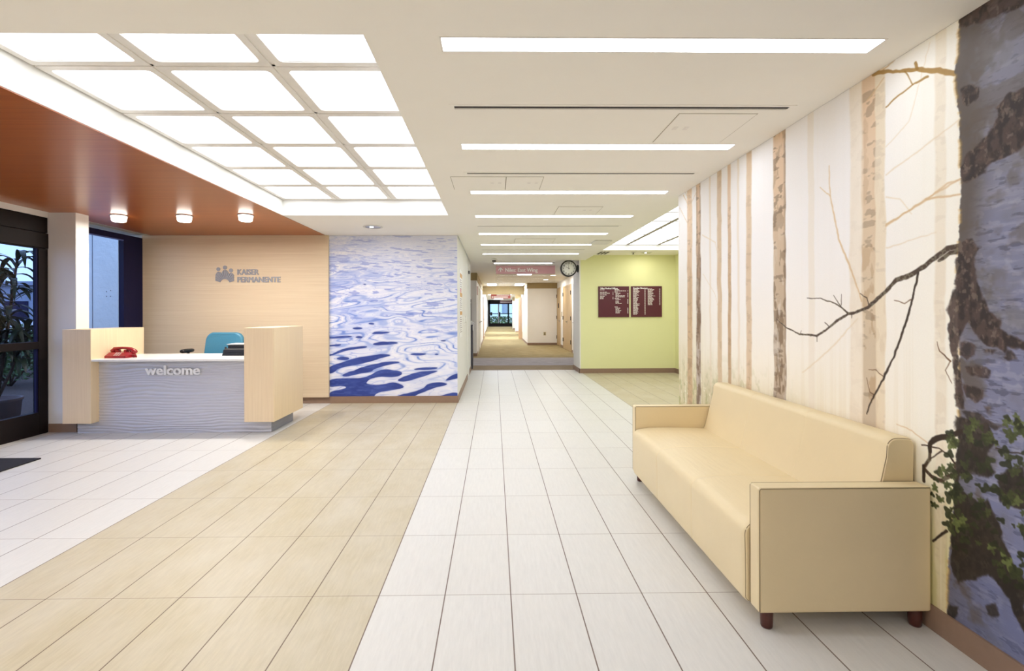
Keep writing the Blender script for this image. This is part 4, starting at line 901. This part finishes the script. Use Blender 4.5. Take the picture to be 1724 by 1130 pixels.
def strap(b, base, az, L, w, up, droop):
    p = Vector(base); d = Vector((math.cos(az)*math.cos(up), math.sin(az)*math.cos(up), math.sin(up))); side = Vector((-math.sin(az), math.cos(az), 0)); pts = []
    n = 9
    for k in range(n+1):
        t = k/n; ww = w*math.sin(PI*(.08+.92*t)**.8)**.8 if t < 1 else 0.0005
        pts.append((p.copy(), side*max(ww, .0008), Vector((0, 0, 1)).cross(side)))
        p = p+d*(L/n); d = (d+Vector((0, 0, -droop/n))).normalized()
    tb = b.b; rows_ = []
    for q, s_, _ in pts: rows_.append((tb.verts.new(q-s_), tb.verts.new(q+Vector((0, 0, -s_.length*.35))), tb.verts.new(q+s_)))
    for a, c_ in zip(rows_, rows_[1:]):
        for i in (0, 1): f = tb.faces.new((a[i], a[i+1], c_[i+1], c_[i])); f.smooth = True
sb = MB()
for (a, b_, h) in stems:
    sb.tube([(a[0], a[1], .27), ((a[0]+b_[0])/2, (a[1]+b_[1])/2, h*.55), (b_[0], b_[1], h)], [.02, .016, .012], 8)
    for k in range(38):
        zz = h-.75*(k/38)**1.2*h*.5; strap(lf, (b_[0]+(a[0]-b_[0])*(k/38)*.4, b_[1]+(a[1]-b_[1])*(k/38)*.4, zz), R.uniform(0, 2*PI), R.uniform(.32, .62), R.uniform(.026, .042), R.uniform(.3, 1.25), R.uniform(1.8, 3.8))
mk('stem', sb, M['soil'], pot); mk('foliage', lf, M['leaf'], pot)
def shrub(cx, cy, rx, ry, h, n, label, size=.06):
    t = thing('garden_shrub', label, 'shrub', (cx, cy, -.03), 'garden shrubs beyond the glass door')
    b = MB()
    for k in range(n):
        a = R.uniform(0, 2*PI); q = R.random()**.4; ph_ = R.random(); x = cx+rx*q*math.cos(a)*math.sqrt(1-.5*ph_**2); y = cy+ry*q*math.sin(a)*math.sqrt(1-.5*ph_**2); z = h*(.1+.9*ph_)
        u = Vector((R.uniform(-1, 1), R.uniform(-1, 1), R.uniform(-1, 1))).normalized(); v = u.cross(Vector((R.random(), R.random(), R.random()+.1))).normalized(); s_ = size*R.uniform(.6, 1.4)
        c0_ = Vector((x, y, z)); b.poly([c0_-u*s_, c0_+v*s_*.5, c0_+u*s_, c0_-v*s_*.5])
    mk('foliage', b, M['bush'], t)
    sm_ = MB()
    for k in range(7):
        a = 2*PI*k/7; sm_.tube([(cx, cy, -.05), (cx+rx*.5*math.cos(a), cy+ry*.5*math.sin(a), h*.7)], [.02, .008], 6)
    mk('branches', sm_, M['soil'], t)
shrub(-9.6, 9.8, 1.1, .8, .95, 1500, 'low leafy shrub beyond the door, nearest the frame')
shrub(-11.4, 11.6, 1.3, 1.0, 1.0, 1500, 'low leafy shrub beyond the door, behind the potted plant')
shrub(-13.6, 14.2, 1.6, 1.1, 1.1, 1300, 'low leafy shrub at the back of the garden, by the white wall')
solo('garden_wall', MB().box(-24, -12.2, 17.0, 17.25, -.03, 1.15, .01), M['farwhite'], 'long low white wall in the garden beyond the glass door', 'wall', (-18, 17, -.03))
bl = thing('far_building', 'grey blue building seen through the leaves beyond the garden', 'building', (-34, 38, -.03))
mk('wall', MB().box(-48, -26, 38, 42, -.03, 3.6), M['far'], bl)
mk('roof', MB().box(-48.5, -25.5, 37.6, 42.4, 3.6, 3.9), M['far'], bl)
for k in range(5): mk('window', MB().box(-46+k*4.2, -44.2+k*4.2, 37.93, 38.0, 1.0, 2.4), M['navy'], bl)
sw = thing('stucco_wall', 'rough blue grey stucco wall outside the tall narrow window', 'wall', (-6.6, 9.1, -.03))
mk('wall_slab', MB().box(-7.7, -5.82, 9.0, 9.3, -.03, 4.2), M['stucco'], sw)
mk('panel_joint', MB().box(-7.33, -7.318, 8.994, 9.0, -.03, 4.2), mat('joint_shadow', '6F7480', .9), sw)
tb_ = MB()
for dx, dz in ((0, 0), (.075, .02), (.0, -.085), (.07, -.085)): tb_.lathe((-7.07+dx, 9.0, 1.80+dz), [(.009, -.002), (.009, .001)], 10, 'y')
mk('tie_hole', tb_, M['darkslot'], sw)

# ------------------------------------------------------------------ hanging sign, clock, directories
sg = thing('hanging_sign', 'pink hanging glass sign with white arrow and Niles: East Wing, before the hall', 'sign', (.76, 11.7, 2.3))
mk('glass_panel', MB().box(.03, 1.462, 11.70, 11.712, 2.10, 2.60), glass('sign_glass', (.97, .97, .97), .5), sg)
pk = bpy.data.materials.new('translucent_pink_film'); pk.use_nodes = True; tt = NT(pk); pb = tt.n['Principled BSDF']; pb.inputs['Base Color'].default_value = lin('E6B4BE'); pb.inputs['Roughness'].default_value = .3
tr = tt.new('ShaderNodeBsdfTransparent'); tr.inputs[0].default_value = (.95, .80, .82, 1); mx = tt.new('ShaderNodeMixShader'); mx.inputs[0].default_value = .70
tt.link(tr.outputs[0], mx.inputs[1]); tt.link(pb.outputs[0], mx.inputs[2]); tt.link(mx.outputs[0], tt.n['Material Output'].inputs[0])
mk('pink_band', MB().box(.045, 1.462, 11.69, 11.699, 2.322, 2.520), pk, sg)
mk('edge_trim', MB().box(.045, 1.462, 11.685, 11.70, 2.515, 2.522).box(.045, 1.462, 11.685, 11.70, 2.320, 2.324), mat('sign_edge', '9A5F6C', .4), sg)
mk('lettering', fit_text('Niles: East Wing', .265, 1.045, 2.375, .088, 11.686, bold=.0035, depth=.002), M['letter'], sg)
ar = MB(); X0, Z0 = .155, 2.372
ar.box(X0-.012, X0+.012, 11.684, 11.687, Z0, Z0+.095)
ar.prism([(X0, 11.687, Z0+.112), (X0-.058, 11.687, Z0+.052), (X0-.058, 11.687, Z0+.026), (X0, 11.687, Z0+.082), (X0+.058, 11.687, Z0+.026), (X0+.058, 11.687, Z0+.052)], (0, -.003, 0))
mk('arrow', ar, M['letter'], sg)
mk('hanger', MB().box(.06, 1.45, 11.69, 11.72, 2.59, 2.602), M['alu'], sg)

ck = thing('wall_clock', 'round double-sided clock with black rim on a bracket by the hall corner', 'clock', (1.745, 11.34, 2.41))
CX, CY, CZ = 1.728, 11.33, 2.415
mk('rim', MB().lathe((CX, CY, CZ), [(.163, -.046), (.168, -.060), (.183, -.060), (.190, -.045), (.190, .05), (.163, .05), (.163, -.046)], 48, 'y', False), M['black'], ck)
f_ = mk('dial', MB().lathe((CX, CY, CZ), [(.0, -.047), (.168, -.047), (.168, -.040)], 48, 'y'), M['face'], ck)
nb = MB()
for h in range(1, 13):
    a = PI/2-2*PI*h/12; t_ = text(str(h), .052, .0012, 0, 'CENTER')
    t_.shift((CX+.130*math.cos(a), CY-.0485, CZ+.130*math.sin(a)-.018)); me_ = bpy.data.meshes.new('t'); t_.b.to_mesh(me_); nb.b.from_mesh(me_); bpy.data.meshes.remove(me_)
for k in range(60):
    a = 2*PI*k/60; nb.b.faces.new([nb.b.verts.new((CX+r_*math.cos(a)+o_*math.sin(a), CY-.0485, CZ+r_*math.sin(a)-o_*math.cos(a))) for r_, o_ in ((.158, -.001), (.165, -.001), (.165, .001), (.158, .001))])
mk('numerals', nb, M['black'], ck)
def hand(a, L, w, back=.02):
    c_, s_ = math.cos(a), math.sin(a); P = lambda u, v: (CX+u*c_-v*s_, CY-.050, CZ+u*s_+v*c_)
    return MB().prism([P(-back, -w), (P(L, -w*.5)), (P(L, w*.5)), P(-back, w)], (0, -.002, 0))
mk('hour_hand', hand(math.radians(-33+60), .085, .005) if False else hand(math.radians(150), .075, .005), M['black'], ck)
mk('minute_hand', hand(math.radians(95), .125, .0035), M['black'], ck)
mk('hub', MB().lathe((CX, CY-.052, CZ), [(.009, -.002), (.009, .002)], 16, 'y'), M['black'], ck)
mk('wall_bracket', MB().box(1.90, 1.936, CY-.01, CY+.03, CZ-.02, CZ+.02).lathe((1.925, CY+.01, CZ), [(.085, 0), (.09, .012), (.085, .033)], 28, 'x'), M['black'], ck)

def bars(x, z, w, h): return (x, z, w, h)
def directory(label, x0, x1, z0, z1, title, tw, cols_):
    t = thing('directory_board', label, 'sign', ((x0+x1)/2, 11.2, z0), 'directory boards')
    mk('panel', MB().box(x0, x1, 11.165, 11.20, z0, z1, .004), M['maroon'], t)
    mk('title_lettering', fit_text(title, x0+.045, x0+.045+tw, z1-.065, .036, 11.164, bold=.0022), M['letter'], t)
    b = MB()
    for cx0, items, h in cols_:
        for dz, ws in items:
            x = x0+cx0
            for w_ in ws:
                b.box(x, x+w_, 11.1625, 11.166, z1-dz-h, z1-dz); x += w_+.008
    mk('text_rows', b, M['pale'], t)
def words(r, n, tot):
    o = []; s_ = 0
    while s_ < tot: w_ = r.uniform(.02, .055); o.append(w_); s_ += w_+.012
    return o
rr_ = random.Random(4)
px = .706/738
L1 = [(-.0, 0)]
def rowpx(y): return (y-112)*px
left = [(rowpx(y), words(rr_, 0, w*px)) for y, w in ((190, 95), (244, 190), (272, 235), (310, 160), (345, 70), (372, 90), (400, 95))]
leftn = [(rowpx(y), [.014]) for y in (244, 275, 305, 365, 390, 405)]
mid = [(rowpx(y), words(rr_, 0, w*px)) for y, w in ((186, 90), (215, 270), (243, 80))]
mid2 = [(rowpx(y), words(rr_, 0, w*px)) for y, w in ((272, 130), (300, 75), (330, 190), (358, 225), (420, 130), (460, 80), (488, 80), (513, 125), (630, 125), (660, 75), (688, 150), (718, 85), (745, 110))]
mid3 = [(rowpx(y), words(rr_, 0, 80*px)) for y in (395, 600)]
nums = [(rowpx(y), [.016]) for y in (215, 275, 300, 330, 358, 420, 440, 460, 480, 500, 518, 630, 650, 670, 690, 710, 730, 748)]
directory('left maroon directory board on the green wall headed Niles Medical Offices', 2.391, 3.097, 1.285, 1.992, 'Niles Medical Offices', .40,
          [((140-104)*px, left, .013), ((445-104)*px, leftn, .013), ((492-104)*px, mid+mid3, .013), ((514-104)*px, mid2, .013), ((800-104)*px, nums, .013)])
def colrows(y0, y1, wmin, wmax, step=.0182):
    z = rowpx(y0); o = []
    while z < rowpx(y1): o.append((z, words(rr_, 0, rr_.uniform(wmin, wmax)*px))); z += step
    return o
def numrows(y0, y1): return [(z, [.02]) for z, _ in colrows(y0, y1, 10, 12)]
directory('right maroon directory board on the green wall headed Provider Directory', 3.145, 3.852, 1.288, 1.995, 'Provider Directory', .335,
          [((945-900)*px, colrows(172, 785, 75, 130), .010), ((1220-900)*px, numrows(172, 785), .010), ((1300-900)*px, colrows(172, 565, 75, 140), .010), ((1575-900)*px, numrows(172, 565), .010)])

# ------------------------------------------------------------------ white wall left of the hall
nt = thing('notice_strip', 'tall narrow column of posted notices on the white wall past the water mural', 'notice', (-.56, 8.3, 1.0))
mk('backing_sheet', MB().box(-.5715, -.566, 8.0, 8.65, .98, 2.12), M['letter'], nt)
for z_, h_ in ((1.99, .07), (1.665, .07), (1.36, .06)): mk('heading_bar', MB().box(-.567, -.564, 8.1, 8.6, z_, z_+h_), mat('ochre_heading', 'C9964E', .5), nt)
tx = MB()
for k in range(26):
    z_ = 1.94-k*.035
    if abs(z_-1.69) < .05 or abs(z_-1.385) < .05: continue
    tx.box(-.567, -.5645, 8.12, 8.12+R.uniform(.25, .45), z_, z_+.012)
mk('text_rows', tx, mat('grey_notice_print', '8C7F86', .6), nt)
mk('logo_patch', MB().box(-.567, -.5642, 8.15, 8.4, 1.74, 1.80), mat('rose_patch', 'D08A94', .6), nt)
sp = thing('light_switch', 'pale light switch plates on the white wall before the hall', 'switch', (-.572, 9.3, 1.22))
for yy in (9.0, 9.5): mk('plate', MB().box(-.572, -.564, yy, yy+.3, 1.19, 1.33, .003), M['solid'], sp); 
for yy in (9.07, 9.57): mk('rocker', MB().box(-.565, -.559, yy, yy+.06, 1.22, 1.30).box(-.565, -.559, yy+.09, yy+.15, 1.22, 1.30), M['white'], sp)
dd = struct('door_5', MB().box(-.572, -.562, 10.35, 10.42, 0, 2.36).box(-.572, -.562, 10.86, 10.93, 0, 2.36).box(-.572, -.562, 10.35, 10.93, 2.36, 2.43), M['cofferside'])
mk('door_leaf', MB().box(-.572, -.567, 10.42, 10.86, .01, 2.36), M['white'], dd)
mk('door_closer', MB().box(-.566, -.53, 10.62, 10.80, 2.25, 2.31, .004), mat('grey_closer', '6B6A70', .5), dd)

bn_ = thing('waste_bin', 'tall charcoal bin with white papers on its sloped top at the hall corner', 'bin', (-.60, 12.2, 0))
mk('body', MB().box(-.95, -.535, 12.06, 12.40, .006, 1.10, .01), M['bingrey'], bn_)
mk('sloped_top', MB().prism([(-.95, 12.08, 1.10), (-.535, 12.08, 1.10), (-.575, 12.08, 1.16), (-.66, 12.08, 1.32), (-.95, 12.08, 1.32)], (0, .30, 0)), M['binwhite'], bn_)
mk('paper_sheet', MB().prism([(-.60, 12.05, 1.20), (-.50, 12.05, 1.135), (-.505, 12.05, 1.125), (-.605, 12.05, 1.19)], (0, .25, 0)).prism([(-.535, 12.05, 1.06), (-.515, 12.05, 1.10), (-.52, 12.05, .98), (-.53, 12.05, .95)], (0, .22, 0)), M['binwhite'], bn_)
wd = thing('wall_display', 'dark framed display panel on the white wall behind the bin', 'display', (-.9, 15.6, 1.0))
mk('panel', MB().box(-1.35, -.73, 15.54, 15.588, 1.0, 1.83), mat('dark_plum_panel', '3A2630', .35), wd)
mk('text_rows', MB().box(-.80, -.74, 15.535, 15.541, 1.70, 1.73).box(-.80, -.75, 15.535, 15.541, 1.62, 1.64), M['pale'], wd)

# doors of the left hall wall
def side_door(n, x, y0, y1, z1, leafm, framem, sgn, hinges, handle, split=False, sign=None):
    e = .012*sgn
    fr = MB()
    for a, b_ in ((y0, y0+.06), (y1-.06, y1)): fr.box(min(x, x+e*1.6), max(x, x+e*1.6), a, b_, .004, z1)
    fr.box(min(x, x+e*1.6), max(x, x+e*1.6), y0+.06, y1-.06, z1-.06, z1)
    d = struct('door_%d' % n, fr, framem)
    leaves = [(y0+.06, y1-.06)] if not split else [(y0+.06, (y0+y1)/2-.004), ((y0+y1)/2+.004, y1-.06)]
    for a, b_ in leaves: mk('door_leaf', MB().box(min(x, x+e), max(x, x+e), a, b_, .012, z1-.062), leafm, d)
    for yy in hinges:
        for zz in (.28, 1.12, 2.02): mk('hinge', MB().box(min(x+e, x+e*3), max(x+e, x+e*3), yy-.035, yy+.035, zz, zz+.14), M['darkslot'], d)
    for yy in handle:
        mk('door_handle', MB().box(min(x+e, x+e*2), max(x+e, x+e*2), yy-.035, yy+.035, .98, 1.10).tube([(x+e*2, yy, 1.05), (x+e*5, yy, 1.05), (x+e*5, yy+.13, 1.05)], .012, 8), M['chrome'], d)
    return d
side_door(6, 2.698, 16.98, 19.0, 2.40, M['maple_d'], M['maple_d'], -1, (17.04, 18.95), (17.95,), True)
side_door(7, 2.698, 19.82, 20.86, 2.42, M['maple_d'], M['maple_d'], -1, (20.84,), (19.98,))
side_door(8, 2.698, 13.2, 16.6, 2.40, M['white'], M['cofferside'], -1, (), (16.3,))
side_door(9, -.558, 16.6, 17.7, 2.3, M['white'], M['cofferside'], 1, (), (17.5,))
side_door(10, -.558, 18.4, 19.5, 2.3, M['white'], M['cofferside'], 1, (), (19.3,))
side_door(11, -.558, 24.6, 25.8, 2.2, M['oak'], M['oak'], 1, (), (25.6,))
dl = struct('door_12', MB().prism([(1.418, 24.86, .01), (1.418, 24.90, .01), (1.30, 26.15, .01), (1.29, 26.11, .01)], (0, 0, 2.18)), M['oak'])
for nme, yy, zz, hh, cc_, lab, mt, x_ in (('room_sign', 16.55, 1.63, .22, 'sign', 'small dark room sign beside the double wood doors', 'maroon', 2.70), ('room_sign', 20.3, 1.58, .20, 'sign', 'small dark room sign on the single wood door at the hall end', 'darkslot', 2.684),
                                     ('card_reader', 19.45, 1.22, .20, 'card reader', 'pale card reader on the wall between the wood doors', 'outlet', 2.70), ('wall_sign', 16.1, 1.98, .28, 'sign', 'small red sign high on the left hall wall', 'signred', None)):
    if x_: solo(nme, MB().box(x_-.012, x_-.0005, yy-.09, yy+.09, zz, zz+hh), M[mt], lab, cc_, (x_, yy, zz))
    else: solo(nme, MB().box(-.5595, -.548, yy-.2, yy+.2, zz, zz+hh), M[mt], lab, cc_, (-.56, yy, zz))
ot = thing('wall_outlet', 'beige electrical outlet low on the white wall facing down the hall', 'outlet', (2.16, 20.9, .42))
mk('plate', MB().box(2.11, 2.21, 20.89, 20.9, .42, .56, .002), M['outlet'], ot); mk('socket', MB().box(2.14, 2.18, 20.886, 20.891, .45, .48).box(2.14, 2.18, 20.886, 20.891, .50, .53), M['darkslot'], ot)

# ------------------------------------------------------------------ far end of the corridor
hs = thing('hanging_sign', 'red hanging sign far down the corridor before the exit doors', 'sign', (.3, 30, 2.3))
mk('panel', MB().box(-.20, 1.0, 30, 30.04, 2.27, 2.55), M['signred'], hs)
for a_, b_, c_, d_ in ((.15, .95, 2.45, 2.50), (-.05, .85, 2.32, 2.39)): mk('text_row', MB().box(a_, b_, 29.99, 30.0, c_, d_), M['pale'], hs)
mk('arrow', MB().box(-.15, -.08, 29.99, 30.0, 2.32, 2.39), M['pale'], hs)
mk('hanger', MB().box(-.15, -.13, 30.01, 30.03, 2.55, 2.67).box(.93, .95, 30.01, 30.03, 2.55, 2.67), M['alu'], hs)
ts = thing('overdoor_sign', 'dark red sign with two text lines above the far exit doors', 'sign', (1.2, 48.4, 2.3))
mk('panel', MB().box(.55, 1.78, 48.4, 48.45, 2.32, 2.72), M['maroon'], ts)
mk('text_rows', MB().box(.62, 1.7, 48.39, 48.4, 2.58, 2.63).box(.62, 1.75, 48.39, 48.4, 2.41, 2.46), M['pale'], ts)
fd = struct('door_13', MB().box(-.62, 1.8, 49.1, 49.2, 0.0, .34).box(-.62, -.42, 49.1, 49.2, .34, 2.7).box(-.62, 1.8, 49.1, 49.2, 2.25, 2.72)
            .box(.38, .50, 49.1, 49.2, .34, 2.25).box(1.35, 1.5, 49.1, 49.2, .34, 2.25).box(-.42, 1.8, 49.1, 49.2, 1.26, 1.33), M['dark'])
mk('glass_pane', MB().box(-.42, 1.8, 49.14, 49.16, .34, 2.25), M['glass'], fd)
mk('push_bar', MB().box(-.40, -.2, 49.04, 49.1, 1.1, 1.45).box(.50, .62, 49.04, 49.1, 1.0, 1.45), M['dark'], fd)
mk('door_edge', MB().box(.41, .47, 49.08, 49.1, .34, 2.25), M['alu'], fd)
solo('lawn', MB().box(-30, 30, 49.6, 90, -.1, -.02), mat('lawn_green', '8DA572', .9, noise=((3, 3, 3), .2)), 'pale green lawn outside the far exit doors', 'lawn', (0, 60, -.1))['kind'] = 'structure'
shrub(.3, 54, 2.2, .7, .95, 900, 'clipped hedge outside the far exit doors', .12)
bf = thing('far_building', 'pale building with windows outside the far exit doors', 'building', (0, 75, 0))
mk('wall', MB().box(-14, 16, 75, 80, 0, 6), M['farwhite'], bf)
for x_ in (-1.6, 1.2): mk('window', MB().box(x_, x_+1.0, 74.93, 75, 1.2, 2.7), M['far'], bf)
